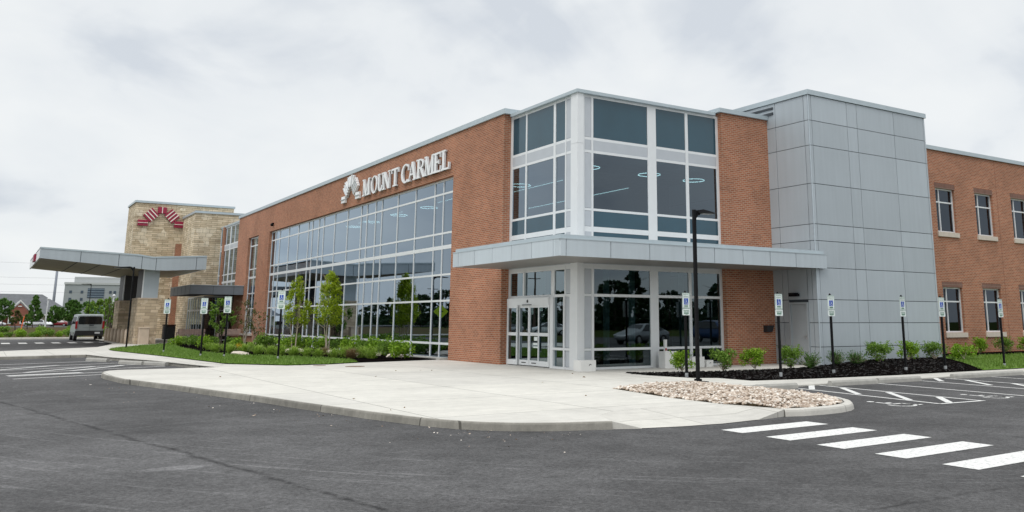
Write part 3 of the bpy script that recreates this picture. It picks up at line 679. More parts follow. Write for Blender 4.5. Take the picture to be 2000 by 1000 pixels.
each([(-.028, .80, 0, .09, 1.42, .07), (-.028, .80, .59, .09, 1.42, .67), (-.028, .42, 0, .09, .73, .07), (-.028, .42, .59, .09, .73, .67)], 'rail', 'frame', dl)
each([(-.04, .801 + .62, 0, .1, 1.619, 2.3), (-.04, 4.421, 0, .1, 4.559, 2.3), (-.04, .731, 0, .1, .799, 2.3), (-.04, .361, 0, .1, .419, 2.3), (-.03, 3.37, 2.39, .09, 3.45, 3.19)], 'mullion', 'frame', dl)
dr = curtain('ground_glazing', 'y', 0.04, [(.19, .27), (.54, .64), (2.96, 3.31), (4.68, 4.80), (6.15, 6.26)], LZ, .2, 6.25, 'glass_low')
PR = ((4.02, 4.4), (4.58, 5.08), (5.18, 7.02), (7.57, 8.92), (.08, .58), (.68, 2.29), (2.4, 3.18))
each([(.015, .43, l, .1, .72, h) for l, h in PR] + [(.28, .015, l, .53, .1, h) for l, h in PR], 'spandrel_panel', 'spandrel', bld)
LS_ = ((.81, 1.39), (1.55, 3.35), (3.46, 4.39)); RS_ = ((.63, 2.92), (3.32, 4.65), (4.80, 6.14))
each([(.016, a, 7.12, .11, b, 7.47) for a, b in ((.43, .72),) + LS_] + [(a, .016, 7.12, b, .11, 7.47) for a, b in ((.28, .53),) + RS_], 'spandrel_panel', 'spandrel', bld)
each([(.025, a, l, .12, b, h) for a, b in LS_ for l, h in ((4.02, 4.40), (4.57, 5.09), (7.56, 8.93))] + [(a, .025, l, b, .12, h) for a, b in RS_ for l, h in ((4.02, 4.40), (4.57, 5.09), (7.56, 8.93))], 'spandrel_glass', 'spandrel_glass', bld)
cp = MB(); cp.box(-.05, -.05, 0, .19, .36, 7.30); cp.box(-.05, -.05, 7.312, .19, .36, 9.02); cp.box(-.035, -.035, 7.3, .18, .35, 7.312); P(cp, 'corner_post', 'frame')
c = MB(); c.box(-.12, -.12, 9.02, .3, 4.395, 9.13); c.box(.3, -.12, 9.02, 6.05, .3, 9.13); P(c, 'coping', 'coping')
# strip of wall above the soffit behind the canopy
q = MB(); q.box(.0, .36, 3.35, .1, 4.55, 3.98); q.box(.2, .0, 3.35, 6.25, .1, 3.98); P(q, 'head_panel', 'spandrel')
# --- sliding entrance door (automatic), facing the drive
dm = MB()
def leafdoor(y0, y1, x):
    for (a, b) in ((y0, y0 + .055), (y1 - .055, y1)): dm.box(x, a, .03, x + .05, b, 2.06)
    for (l, h) in ((.03, .2), (1.02, 1.13), (1.97, 2.06)): dm.box(x + .003, y0 + .055, l, x + .047, y1 - .055, h)
leafdoor(3.70, 4.40, -.10); leafdoor(3.02, 3.72, -.02); leafdoor(2.33, 3.03, -.0); leafdoor(1.63, 2.33, -.07)
dm.box(-.11, 1.62, 2.06, .08, 4.42, 2.30)
do = P(dm, 'sliding_door', 'frame')
q = MB()
for y0, y1, x in ((3.75, 4.35, -.075), (3.07, 3.67, .005), (2.38, 2.98, .025), (1.68, 2.28, -.045)): q.quad((x, y1, .2), (x, y0, .2), (x, y0, 1.97), (x, y1, 1.97))
q.build('glazing', M['glass_low'], do)
q = MB(); q.tube((-.112, 2.98, 2.19), (-.118, 2.98, 2.19), .055, n=14); q.build('sensor', M['black_rubber'], do)
each([(-.14, 2.7, 2.055, -.11, 3.3, 2.08)], 'motion_sensor', 'black_rubber', do); each([(-.005, 2.55, .1, -.001, 2.85, .13), (-.025, 3.2, .1, -.0205, 3.5, .13)], 'push_notice', 'black_rubber', do)
each([(.018, 2.5, .86, .022, 2.72, .99), (.018, 2.5, .72, .022, 2.78, .79), (.018, 2.45, .62, .022, 2.76, .67)], 'door_decal', 'sign_white', do)
# --- right brick pier
w = MB(); wall(w, 'y', -.2, .4, 6.26, 8.65, 0, 9.14); P(w, 'brick_wall', 'brick')
c = MB(); c.box(6.12, -.28, 9.14, 8.64, .2, 9.30); c.box(6.12, .2, 9.14, 6.5, 1.4, 9.30); P(c, 'coping', 'coping')
# --- metal panel tower
TX = [8.65, 8.82, 10.79, 11.37, 13.61, 15.55, 15.66]; TZs = [0, .64, 1.47, 2.28, 3.4, 4.36, 4.96, 6.43, 7.84, 8.78, 9.74]
t = MB(); panels(t, 'y', -2.28, .05, TX, TZs); panels(t, 'x', 8.65, .05, [-2.255, -2.06, -.64, 1.0, 2.6, 5.8], TZs, skip=[(-2.06, -.64, -1, 3.3)])
panels(t, 'x', 8.65, .05, [-2.06, -1.84, -.92, -.64], [0, .64, 1.47, 2.28, 3.4], skip=[(-1.84, -.92, -1, 2.2)])
for z0, z1 in zip(TZs, TZs[1:]): t.box(15.61, -2.26, z0 + .011, 15.66, 5.8, z1 - .011)
P(t, 'metal_cladding', 'panel')
t = MB(); t.box(8.685, -2.245, 0, 15.62, 5.75, 9.72); P(t, 'cladding_backing', 'joint')
t = MB(); t.box(8.60, -2.33, 9.745, 15.71, -1.9, 9.93); t.box(8.60, -1.9, 9.745, 9.0, 5.85, 9.93); t.box(15.3, -1.9, 9.745, 15.71, 5.85, 9.93); P(t, 'coping', 'coping')
t = MB(); t.box(8.63, -2.30, 0, 8.66, -2.285, 9.73); P(t, 'corner_trim', 'panel_trim')
t = MB(); t.box(8.61, -.55, 9.30, 8.648, .7, 9.40); t.box(8.61, -.55, 9.52, 8.648, .7, 9.60); P(t, 'louvre', 'joint')
d = MB(); d.box(8.60, -1.83, 0, 8.70, -1.76, 2.19); d.box(8.60, -1.0, 0, 8.70, -.93, 2.19); d.box(8.60, -1.76, 2.12, 8.70, -1.0, 2.19); d.box(8.655, -1.755, .02, 8.69, -1.005, 2.115)
sd = P(d, 'service_door', 'door_grey')
q = MB(); q.tube((8.655, -1.68, 1.0), (8.60, -1.68, 1.0), .014); q.tube((8.60, -1.69, 1.0), (8.60, -1.57, 1.0), .012); q.box(8.65, -1.71, .9, 8.656, -1.65, 1.08); q.build('handle', M['galv'], sd)
q = MB(); q.box(8.50, -1.45, 2.40, 8.655, -1.05, 2.50); q.box(8.42, -1.38, 2.47, 8.655, -1.12, 2.53); P(q, 'wall_lamp', 'black')
q = MB(); q.add([(8.03, -.201, 1.12), (8.36, -.201, 1.12), (8.40, -.201, 1.37), (8.03, -.201, 1.37), (8.05, -.36, 1.14), (8.33, -.36, 1.14), (8.39, -.40, 1.37), (8.04, -.40, 1.37)], [(4, 5, 6, 7), (0, 1, 5, 4), (1, 2, 6, 5), (2, 3, 7, 6), (3, 0, 4, 7)]); P(q, 'pipe_cabinet', 'black_rubber')
# --- right wing with punched windows
wx = [19.12 + 3.03 * k for k in range(8)] + [16.0]
holes = []
for x in wx: holes += [(x, x + 1.45, 5.44, 7.42), (x, x + 1.45, 1.04, 3.0)]
w = MB(); wall(w, 'y', -.2, .3, 15.67, 45, 0, 9.14, holes); P(w, 'brick_wall', 'brick')
c = MB(); c.box(15.72, -.28, 9.14, 45.1, .2, 9.32); P(c, 'coping', 'coping')
def punched(x, z0, z1):
    f = MB(); a, b = x, x + 1.45; y0, y1 = -.08, .0
    f.box(a, y0, z0, a + .06, y1, z1); f.box(b - .06, y0, z0, b, y1, z1); f.box(a + .06, y0, z0, b - .06, y1, z0 + .06); f.box(a + .06, y0, z1 - .06, b - .06, y1, z1)
    m = a + .42; tz = z1 - .62
    f.box(m - .025, y0 + .005, z0 + .06, m + .025, y1, z1 - .06); f.box(a + .06, y0 + .008, tz - .03, m - .025, y1, tz + .03); f.box(m + .025, y0 + .008, tz - .03, b - .06, y1, tz + .03)
    o = f.build('window', M['frame'], bld)
    q = MB(); q.quad((a, -.03, z0), (b, -.03, z0), (b, -.03, z1), (a, -.03, z1)); q.build('pane', M['glass_wing'], o)
    q = MB(); q.box(a - .06, -.27, z0 - .21, b + .06, .05, z0 - .003); q.build('sill', M['sill'], o)
    q = MB(); q.box(a - .04, -.203, z1 + .003, b + .04, -.1, z1 + .24); q.build('lintel', M['soldier'], o)
for x in wx[:4]: punched(x, 5.44, 7.42); punched(x, 1.04, 3.0)
# --- corner canopy
cz0, cz1 = 3.36, 3.845
cl = [4.53, 4.1, 2.87, 1.62, .37, -.88, -2.1, -2.45]; cr = [-2.25, -2.03, -.45, 1.02, 2.46, 3.68, 4.94, 6.2, 7.46, 9.03]
ca = MB()
for a, b in zip(cl, cl[1:]): ca.box(-2.25, b + (.012 if b > -2.4 else .25), cz0, -2.21, a - .012 if a < 4.5 else a, cz1)
for a, b in zip(cr[1:], cr[2:]): ca.box(a + .012, -2.45, cz0, b - .012 if b < 9 else b, -2.41, cz1)
ca.prism([(-2.25, -2.21), (-2.25, -2.40), (-2.20, -2.45), (-2.04, -2.45), (-2.04, -2.41), (-2.19, -2.41), (-2.21, -2.39), (-2.21, -2.21)], cz0, cz1)
ca.box(-2.21, 4.49, cz0, -.36, 4.53, cz1); ca.box(8.99, -2.41, cz0, 9.03, -2.34, cz1)
cano = P(ca, 'entrance_canopy', 'fascia')
q = MB(); q.box(-2.195, -2.395, 3.37, -.31, 4.48, 3.80); q.box(-.31, -2.395, 3.37, 8.59, -.21, 3.80); q.box(-.31, -.21, 3.371, -.06, 4.5, 3.80); q.box(-.06, -.21, 3.372, 6.2, -.06, 3.80); q.build('backing', M['soffit'], cano)
q = MB()
q.box(-2.265, -2.465, 3.845, 9.04, -2.36, 3.872); q.box(-2.265, -2.36, 3.845, -2.16, 4.54, 3.872)
q.box(-2.17, -2.37, 3.872, -.31, 4.5, 3.985); q.box(-.31, -2.37, 3.872, 8.58, -.21, 3.985); q.box(8.58, -2.37, 3.872, 8.98, -2.33, 3.985); q.box(-.31, -.21, 3.872, -.06, 4.5, 3.98); q.box(-.06, -.21, 3.872, 6.2, -.06, 3.98); q.build('roof_edge', M['coping'], cano)
# --- far stretch: upper glazing, stone blocks, vestibule
w2 = curtain('upper_glazing', 'x', -.05, [46.4, 47.2, 48.6, (49.9, 50.15), 51.5, 52.6, 53.5], [(3.98, 4.05), (4.40, 4.57), (5.03, 5.12), (7.03, 7.12), (7.42, 7.52), (8.86, 8.96)], 46.32, 53.58)
q = MB()
for a, b in ((46.45, 47.15), (47.25, 48.55), (48.65, 49.88), (50.17, 51.45), (51.55, 52.55), (52.65, 53.45)): q.box(-.08, a, 7.12, .0, b, 7.42)
q.build('spandrel', M['spandrel'], w2)
q = MB(); q.box(-.15, 46.42, 8.96, .3, 53.58, 9.1); P(q, 'coping', 'coping')
s = MB(); s.box(-2.16, 53.6, 0, 4.0, 59.3, 10.2); P(s, 'stone_block', 'stone')
s = MB(); s.box(-2.24, 53.52, 10.2, 4.1, 59.28, 10.38); P(s, 'coping', 'coping')
s = MB(); s.box(-6.0, 59.32, 0, 2.0, 64, 11.42); P(s, 'stone_tower', 'stone')
s = MB(); s.box(-6.08, 59.24, 11.42, 2.08, 64.1, 11.6); P(s, 'coping', 'coping')
s = MB(); s.box(-2.62, 58.95, 0, -2.165, 59.3, 8.0); P(s, 'brick_strip', 'brick')
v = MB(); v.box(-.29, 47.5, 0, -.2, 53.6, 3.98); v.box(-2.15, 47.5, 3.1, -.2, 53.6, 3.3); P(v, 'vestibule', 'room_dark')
vd = curtain('entrance_glazing', 'x', -2.16, [(47.45, 47.6), 48.7, (49.5, 49.62), 50.6, 51.6, (52.5, 52.65), (53.45, 53.58)], [(0, .1), (2.2, 2.32), (3.2, 3.3)], 47.5, 53.58, 'glass_low')
vf = curtain('vestibule_front', 'y', 47.46, [(-2.1, -2.04), -1.2, (-.36, -.3)], [(0, .08), (2.2, 2.28), (3.2, 3.3)], -2.1, -.3, 'glass_low')
# --- side entrance canopy
e = MB(); e.box(-3.94, 43.3, 3.32, -.31, 43.36, 3.93); e.box(-3.94, 43.36, 3.32, -3.88, 51.2, 3.93); ec = P(e, 'side_canopy', 'panel_dark')
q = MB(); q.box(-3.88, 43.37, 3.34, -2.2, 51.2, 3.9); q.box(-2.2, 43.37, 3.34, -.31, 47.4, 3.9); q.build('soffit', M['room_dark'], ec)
q = MB(); q.box(-3.97, 43.27, 3.93, -.31, 47.0, 3.98); q.box(-3.97, 47.0, 3.93, -2.3, 51.2, 3.98); q.build('roof_edge', M['panel'], ec)
each([(a, 43.292, 3.33, a + .02, 43.3, 3.93) for a in (-2.4, -1.0)] + [(-3.948, b, 3.33, -3.94, b + .02, 3.93) for b in (45, 46.5, 48, 49.5)], 'joint', 'joint', ec)
# --- interior: floors, ceilings, back walls, columns
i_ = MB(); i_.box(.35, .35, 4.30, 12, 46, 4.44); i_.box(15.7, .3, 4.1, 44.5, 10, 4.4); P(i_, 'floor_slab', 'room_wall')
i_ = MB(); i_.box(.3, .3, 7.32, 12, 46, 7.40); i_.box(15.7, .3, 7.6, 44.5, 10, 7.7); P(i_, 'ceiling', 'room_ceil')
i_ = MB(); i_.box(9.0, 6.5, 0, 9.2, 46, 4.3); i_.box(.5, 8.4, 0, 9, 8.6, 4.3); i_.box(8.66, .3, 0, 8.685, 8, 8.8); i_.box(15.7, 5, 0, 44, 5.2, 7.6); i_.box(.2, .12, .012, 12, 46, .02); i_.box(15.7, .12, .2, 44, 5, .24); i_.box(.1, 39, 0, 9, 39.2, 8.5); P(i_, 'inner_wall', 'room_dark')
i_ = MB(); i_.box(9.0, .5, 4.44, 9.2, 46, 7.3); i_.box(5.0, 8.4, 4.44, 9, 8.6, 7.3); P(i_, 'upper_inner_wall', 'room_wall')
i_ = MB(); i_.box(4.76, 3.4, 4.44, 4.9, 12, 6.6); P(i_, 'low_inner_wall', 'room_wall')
i_ = MB()
for x, y in ((1.15, 2.2), (1.7, 5.0), (2.45, 1.9), (3.05, 1.2), (6.0, 2.0)): i_.box(x, y, .02, x + .16, y + .16, 4.3)
P(i_, 'inner_column', 'room_col')
ring0 = None
rl = [((1.50, 1.6), 'in the left bay of the corner'), ((4.24, 1.6), 'behind the wide corner mullion'), ((6.5, 1.7), 'beside the brick pier'), ((1.6, 6.59), 'behind the left corner glass'), ((1.6, 9.6), 'at the near end of the long window'), ((1.5, 15.2), 'under the last letters of the wall sign'), ((1.5, 18.9), 'under the middle of the wall sign'), ((1.5, 22.8), 'under the white emblem'), ((1.5, 25.8), 'further along the long window past the emblem')]
for (xy, where) in rl:
    lab = 'glowing ring pendant lamp hanging upstairs ' + where
    if ring0 is None:
        ring0 = thing('ring_lamp', lab, 'lamp', (*xy, 6.85), 0, 'ring pendant lamps upstairs')
        q = MB(); q.torus((0, 0, 0), .41, .013); q.build('ring', M['ring'], ring0)
        q = MB()
        for t in range(3): q.tube((.41 * math.cos(t * 2.094), .41 * math.sin(t * 2.094), 0), (0, 0, .47), .004, n=4)
        q.build('wire', M['galv'], ring0)
    else: dup(ring0, (*xy, 6.85), 0, lab)
for (a, b, z, where) in (((2.3, 14.2), (2.3, 16.0), 7.24, 'nearest the end of the wall sign'), ((2.3, 20.5), (2.3, 22.3), 7.24, 'below the white emblem'), ((2.3, 25.5), (2.3, 27.3), 7.24, 'far along the long window'), ((3.58, 6.5), (3.58, 10.6), 7.24, 'behind the left corner glass'), ((4.70, 3.5), (4.70, 11.2), 6.63, 'along the top of an inner wall behind the corner glass')):
    q = MB(); q.tube((*a, z), (*b, z), .013, n=6); tag(q.build('strip_lamp', M['strip']), 'thin lit strip lamp upstairs, ' + where, 'lamp', 'strip lamps upstairs')

# --- porte-cochere
pc = thing('drive_canopy', 'grey butterfly roofed drop off canopy on stone based piers over the drive', 'canopy', (0, 0, 0))
Y0, Y1 = 39.8, 54.6
prof_t = [(-13.3, 5.95), (-7.75, 5.72), (-6.95, 5.60), (-6.1, 5.66), (-3.65, 5.80)]; prof_b = [(-13.3, 5.27), (-7.75, 4.80), (-6.95, 4.72), (-6.1, 4.72), (-3.65, 4.87)]
def slab(y0, y1, inset, tz, bz):
    g = MB(); n = len(prof_t); a = []
    for y in (y0, y1):
        for (x, z) in prof_b: a.append((x + (inset if x < -10 else (-inset if x > -4 else 0)), y, z + bz))
        for (x, z) in prof_t[::-1]: a.append((x + (inset if x < -10 else (-inset if x > -4 else 0)), y, z + tz))
    k = 2 * n; g.v = a; g.f = [list(range(k)), list(range(2 * k - 1, k - 1, -1))] + [[i, k + i, k + (i + 1) % k, (i + 1) % k] for i in range(k)]; g.mi = [0] * len(g.f)
    return g
slab(Y0, Y0 + .08, 0, -.10, 0).build('fascia', M['panel'], pc)
each([(-13.3, Y0 + .08, 5.27, -13.22, Y1, 5.85), (-3.73, Y0 + .08, 4.87, -3.65, Y1, 5.7)], 'side_fascia', 'frame', pc)
slab(Y0 + .081, Y1, .081, -.13, .05).build('soffit', M['olive'], pc)
g = MB()
for (x, z), (x2, z2) in zip(prof_t, prof_t[1:]): g.add([(x, Y0 - .03, z - .10), (x2, Y0 - .03, z2 - .10), (x2, Y0 - .03, z2), (x, Y0 - .03, z), (x, Y1, z - .10), (x2, Y1, z2 - .10), (x2, Y1, z2), (x, Y1, z)], [(0, 1, 2, 3), (3, 2, 6, 7), (4, 7, 6, 5), (0, 4, 5, 1)])
g.build('roof_edge', M['coping'], pc)
g = MB()
for x in (-11.1, -8.95, -7.6, -6.75, -4.3): 
    i = max(j for j in range(5) if prof_b[j][0] <= x); tt = (x - prof_b[i][0]) / (prof_b[i + 1][0] - prof_b[i][0])
    zb = prof_b[i][1] * (1 - tt) + prof_b[i + 1][1] * tt; zt = prof_t[i][1] * (1 - tt) + prof_t[i + 1][1] * tt
    g.box(x, Y0 - .006, zb + .01, x + .03, Y0, zt - .11)
for (xx, yy) in ((-11.2, 0), (-9.9, 0), (-8.5, 0)):
    i = 0; tt = (xx - prof_b[0][0]) / (prof_b[1][0] - prof_b[0][0]); zb = prof_b[0][1] * (1 - tt) + prof_b[1][1] * tt
    g.box(xx, Y0 + .1, zb + .03, xx + .05, Y1 - .1, zb + .049)
g.build('panel_joint', M['joint'], pc)
for k, y in enumerate((40.5, 50.2)):
    g = MB(); g.box(-7.5, y, -.01, -6.25, y + 2.8, 2.87); pr = g.build('pier_base', M['pillar_stone'], pc)
    g = MB(); g.box(-7.53, y - .03, 2.87, -6.22, y + 2.83, 2.95); g.build('cap', M['bollard'], pr)
    g = MB(); g.box(-7.25, y + .06, 2.95, -6.35, y + 2.6, 4.9); g.build('pier_column', M['panel'] if k == 0 else M['column_shade'], pc)  # rear column gets the shaded copy of the panel colour
    g = MB(); g.box(-7.31, y + .2, 2.95, -7.251, y + 2.62, 4.85); g.build('column_side', M['column_shade'], pc); g = MB(); g.box(-7.31, y + .04, 2.95, -7.251, y + .195, 4.85); g.build('column_trim', M['frame'], pc)  # dark sheet paints the shade on the column's left face
g = MB()
for (dx, w2_) in ((0, .5), (.55, .5)): g.box(-13.42, 44.6 + dx * 2, 5.35, -13.3, 45.5 + dx * 2, 5.8)
tag(g.build('canopy_lettering', M['maroon']), 'dark red sign pieces on the left end of the drive canopy', 'sign')
b0 = None
for k in range(7):
    y = 41.5 + 1.95 * k; lab = ['first', 'second', 'third', 'fourth', 'fifth', 'sixth', 'seventh'][k] + ' tan bollard in the row beside the stone pier, counted from the near end'
    if b0 is None:
        b0 = thing('bollard', lab, 'bollard', (-7.85, y, -.12), 0, 'tan bollards along the pier')
        g = MB(); g.tube((0, 0, 0), (0, 0, .98), .13, .13, 14); g.tube((0, 0, .98), (0, 0, 1.06), .13, .07, 14); g.build('post', M['bollard'], b0, True)
    else: dup(b0, (-7.85, y, -.12), 0, lab)
g = MB(); g.cbox(-.3, -.25, 0, .3, .25, 1.0, .03); g.cbox(-.33, -.28, 1.0, .33, .28, 1.07, .02); o = g.build('waste_bin', M['bollard'], None, False, (-7.05, 39.95, 0)); tag(o, 'square tan stone clad bin standing before the near pier', 'bin')

# ================================================================== WALL SIGN
sign = thing('wall_sign', 'large white raised lettering with arched emblem above the long window', 'sign', (-.3, 19.25, 7.69))
def letter(ch, yl, wd, H=.86):
    g = MB(); cnt = [0]
    def ext(pts):
        cnt[0] += 1; d = -.125 - .002 * cnt[0]; n = len(pts)
        a = sum(pts[i][0] * pts[(i + 1) % n][1] - pts[(i + 1) % n][0] * pts[i][1] for i in range(n))
        if a < 0: pts = pts[::-1]
        # u runs to the viewer's right (-Y), v up; front face looks -X
        v = [(d, -(yl + u * wd), vv * H) for u, vv in pts] + [(-.04, -(yl + u * wd), vv * H) for u, vv in pts]
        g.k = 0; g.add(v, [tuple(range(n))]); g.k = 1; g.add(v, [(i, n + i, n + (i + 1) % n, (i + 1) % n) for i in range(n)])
    def r(x0, y0, x1, y1): ext([(x0, y0), (x1, y0), (x1, y1), (x0, y1)])
    def par(x0, y0, x1, y1, w): ext([(x0, y0), (x0 + w, y0), (x1 + w, y1), (x1, y1)])
    def arc(cx, cy, rx, ry, tx, ty, a0, a1, n=16):
        for i in range(n):
            t0, t1 = R(a0 + (a1 - a0) * i / n), R(a0 + (a1 - a0) * (i + 1) / n)
            cnt[0] -= 1
            ext([(cx + rx * math.cos(t0), cy + ry * math.sin(t0)), (cx + rx * math.cos(t1), cy + ry * math.sin(t1)), (cx + (rx - tx) * math.cos(t1), cy + (ry - ty) * math.sin(t1)), (cx + (rx - tx) * math.cos(t0), cy + (ry - ty) * math.sin(t0))])
    s = .075
    if ch == 'M':
        r(.08, 0, .17, 1); r(.72, 0, .92, 1); par(.40, 0, .06, 1, .19); par(.44, 0, .74, 1, .1); r(0, 0, .26, s); r(.64, 0, 1, s); r(0, 1 - s, .2, 1); r(.8, 1 - s, 1, 1)
    if ch == 'O': arc(.5, .5, .5, .52, .2, .08, 0, 360, 28)
    if ch == 'U': r(.1, .3, .31, 1); r(.74, .3, .84, 1); arc(.47, .32, .37, .34, .2, .1, 180, 360); r(0, 1 - s, .42, 1); r(.62, 1 - s, .97, 1)
    if ch == 'N': r(.1, 0, .2, 1); r(.8, 0, .9, 1); par(.66, 0, .08, 1, .24); r(0, 0, .3, s); r(0, 1 - s, .2, 1); r(.68, 1 - s, 1, 1)
    if ch == 'T': r(.39, 0, .61, .98); r(.04, .9, .96, 1); r(.26, 0, .74, s); r(.04, .74, .12, .9); r(.88, .74, .96, .9)
    if ch == 'C': arc(.54, .5, .53, .52, .22, .08, 48, 312, 24); r(.84, .62, .92, .96)
    if ch == 'A': par(.06, 0, .4, 1, .1); par(.68, 0, .36, 1, .23); r(.24, .3, .68, .38); r(-.02, 0, .27, s); r(.58, 0, 1.0, s)
    if ch == 'R': r(.12, 0, .33, 1); arc(.42, .74, .42, .26, .2, .08, -90, 90); r(.33, .92, .44, 1); r(.33, .48, .46, .56); par(.74, 0, .42, .5, .24); r(0, 0, .44, s); r(0, 1 - s, .2, 1); r(.8, 0, 1.04, s)
    if ch == 'E': r(.14, 0, .37, 1); r(.02, 0, .94, .09); r(.02, .91, .9, 1); r(.37, .47, .7, .55); r(.64, .4, .72, .62); r(.82, .72, .9, .92); r(.86, .08, .95, .3)
    if ch == 'L': r(.14, 0, .37, 1); r(.02, 0, .94, .09); r(.02, 1 - s, .5, 1); r(.86, .08, .95, .34)
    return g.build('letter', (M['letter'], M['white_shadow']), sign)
for ch, a, b in (('M', 19.25, 18.08), ('O', 18.06, 17.10), ('U', 17.16, 16.22), ('N', 16.5, 15.40), ('T', 15.42, 14.37), ('C', 14.2, 13.15), ('A', 13.38, 12.28), ('R', 12.44, 11.38), ('M', 11.56, 10.44), ('E', 10.62, 9.72), ('L', 9.84, 8.92)):
    letter(ch, 19.25 - a + .05 * (a - b), (a - b) * .90)
def emblem(parent, name, mats, plane, origin, H, dep, wid_mul=1, dense=False):
    # five blocks fanned over an arch; each block carries pale stripes
    g = MB(); st = MB()
    def put(mb, pts, d):
        n = len(pts); a = sum(pts[i][0] * pts[(i + 1) % n][1] - pts[(i + 1) % n][0] * pts[i][1] for i in range(n))
        if a < 0: pts = pts[::-1]
        if plane == 'x': v = [(-d, -u, z) for u, z in pts] + [(0, -u, z) for u, z in pts]
        else: v = [(u, -d, z) for u, z in pts] + [(u, 0, z) for u, z in pts]
        mb.add(v, [tuple(range(n)), tuple(range(2 * n - 1, n - 1, -1))] + [(i, n + i, n + (i + 1) % n, (i + 1) % n) for i in range(n)])
    def block(cu, cz, ang, L_, W_, ns):
        c, s_ = math.cos(R(ang)), math.sin(R(ang))
        def q(a, b): return (cu + a * c - b * s_, cz + a * s_ + b * c)
        put(g, [q(-L_ / 2, -W_ / 2), q(L_ / 2, -W_ / 2), q(L_ / 2, W_ / 2), q(-L_ / 2, W_ / 2)], dep + .004 * (ang % 7))
        for k in range(ns):
            b = (k - (ns - 1) / 2) * W_ / (ns + .35); t = W_ * .045
            put(st, [q(-L_ / 2, b - t), q(L_ / 2 + .01, b - t), q(L_ / 2 + .01, b + t), q(-L_ / 2, b + t)], dep + .05)
    for b in BL[name]: block(b[0] * H * wid_mul, b[1] * H, b[2], b[3] * H, b[4] * H, b[5])
    go = g.build('block', mats[0], parent); so = st.build('stripe', mats[1], parent)
    return go, so
BL = {'red': [(-.92, .16, 0, .52, .33, 1), (-.52, .62, 135, .56, .62, 3), (.05, .93, 90, .36, .46, 1), (.60, .62, 45, .56, .62, 3), (1.0, .16, 0, .48, .36, 1)],
      'white': [(-.82, .14, 0, .48, .30, 1), (-.50, .58, 140, .60, .52, 3), (-.20, .86, 112, .5, .34, 1), (.14, .90, 75, .5, .34, 1), (.46, .60, 40, .60, .52, 3), (.78, .14, 0, .48, .30, 1)]}
we = bpy.data.objects.new('emblem', None); COL.objects.link(we); we.parent = sign; we.location = (-.02, 20.97 - 19.25, .0)
emblem(we, 'white', (M['letter'], M['white_shadow']), 'x', None, 1.16, .12, 1.16)  # greyer stripes paint the shade of the relief grooves
arch = thing('arch_emblem', 'maroon arched block emblem with cream stripes on the stone tower', 'emblem', (-4.0, 59.31, 9.45))
emblem(arch, 'red', (M['maroon'], M['cream']), 'y', None, 1.5, .2, .98)

# ================================================================== STREET FURNITURE
def lamp(label, loc, rz, arm=.67, h=4.42, base=True):
    t = thing('street_lamp', label, 'lamp', loc, rz, 'black square street lamps')
    g = MB(); g.cbox(-.041, -.041, .02, .041, .041, h, .006); g.build('pole', M['black'], t)
    g = MB(); g.cbox(-.2, -.2, -.02, .2, .2, .03, .01); g.box(-.07, -.07, .03, .07, .07, .09); g.build('base_plate', M['black'], t)
    g = MB(); a0 = .05; g.add([(a0, -.03, h - .10), (a0 + .22, -.03, h - .03), (a0 + .22, .03, h - .03), (a0, .03, h - .10), (a0, -.03, h - .24), (a0, .03, h - .24), (a0 + .12, -.03, h - .06), (a0 + .12, .03, h - .06)], [(0, 1, 2, 3), (4, 6, 7, 5), (0, 4, 5, 3), (0, 6, 4), (3, 5, 7)]); g.box(a0, -.045, h - .14, a0 + .12, .045, h - .05); g.build('arm', M['black'], t)
    g = MB(); L0, L1, W = .09, arm, .15
    g.add([(L0, -W * .6, h - .085), (L0 + .12, -W, h - .085), (L1, -W * .85, h - .075), (L1, W * .85, h - .075), (L0 + .12, W, h - .085), (L0, W * .6, h - .085),
           (L0, -W * .5, h - .01), (L0 + .14, -W * .9, h + .01), (L1 - .02, -W * .7, h - .045), (L1 - .02, W * .7, h - .045), (L0 + .14, W * .9, h + .01), (L0, W * .5, h - .01)],
          [(5, 4, 3, 2, 1, 0), (6, 7, 8, 9, 10, 11), (0, 1, 7, 6), (1, 2, 8, 7), (2, 3, 9, 8), (3, 4, 10, 9), (4, 5, 11, 10), (5, 0, 6, 11)])
    g.build('lamp_head', M['black'], t)
    g = MB(); g.box(L0 + .2, -.09, h - .092, L1 - .06, .09, h - .082); g.build('lens', M['galv'], t)
    return t
lamp('black street lamp rising from the pebble island in front of the glass corner', (-.41, -6.16, 0), 0)
lamp('black street lamp at the lawn edge near the drive canopy', (-9.1, 30.74, 0), PI, 1.05)
lamp('black street lamp behind the parked van', (-3.6, 120, -.05), PI, 1.3, 6.6)
def white_lamp(label, loc, h):
    t = thing('white_lamp_post', label, 'lamp', loc, 0, 'white lamp posts beyond the drive')
    g = MB(); g.tube((0, 0, 0), (0, 0, h), .16, .10, 8); g.build('pole', M['pole_white'], t)
    g = MB(); g.tube((0, 0, h), (0, 0, h + .12), .28, .28, 10); g.tube((0, 0, h + .12), (0, 0, h + .3), .2, .05, 10); g.build('lamp_head', M['pole_white'], t)
white_lamp('white lamp post rising before the grey shingle roof', (-4.75, 200, -.05), 5.9); white_lamp('white lamp post between the slim trees and the stone pier', (1.1, 136, -.05), 5.3)

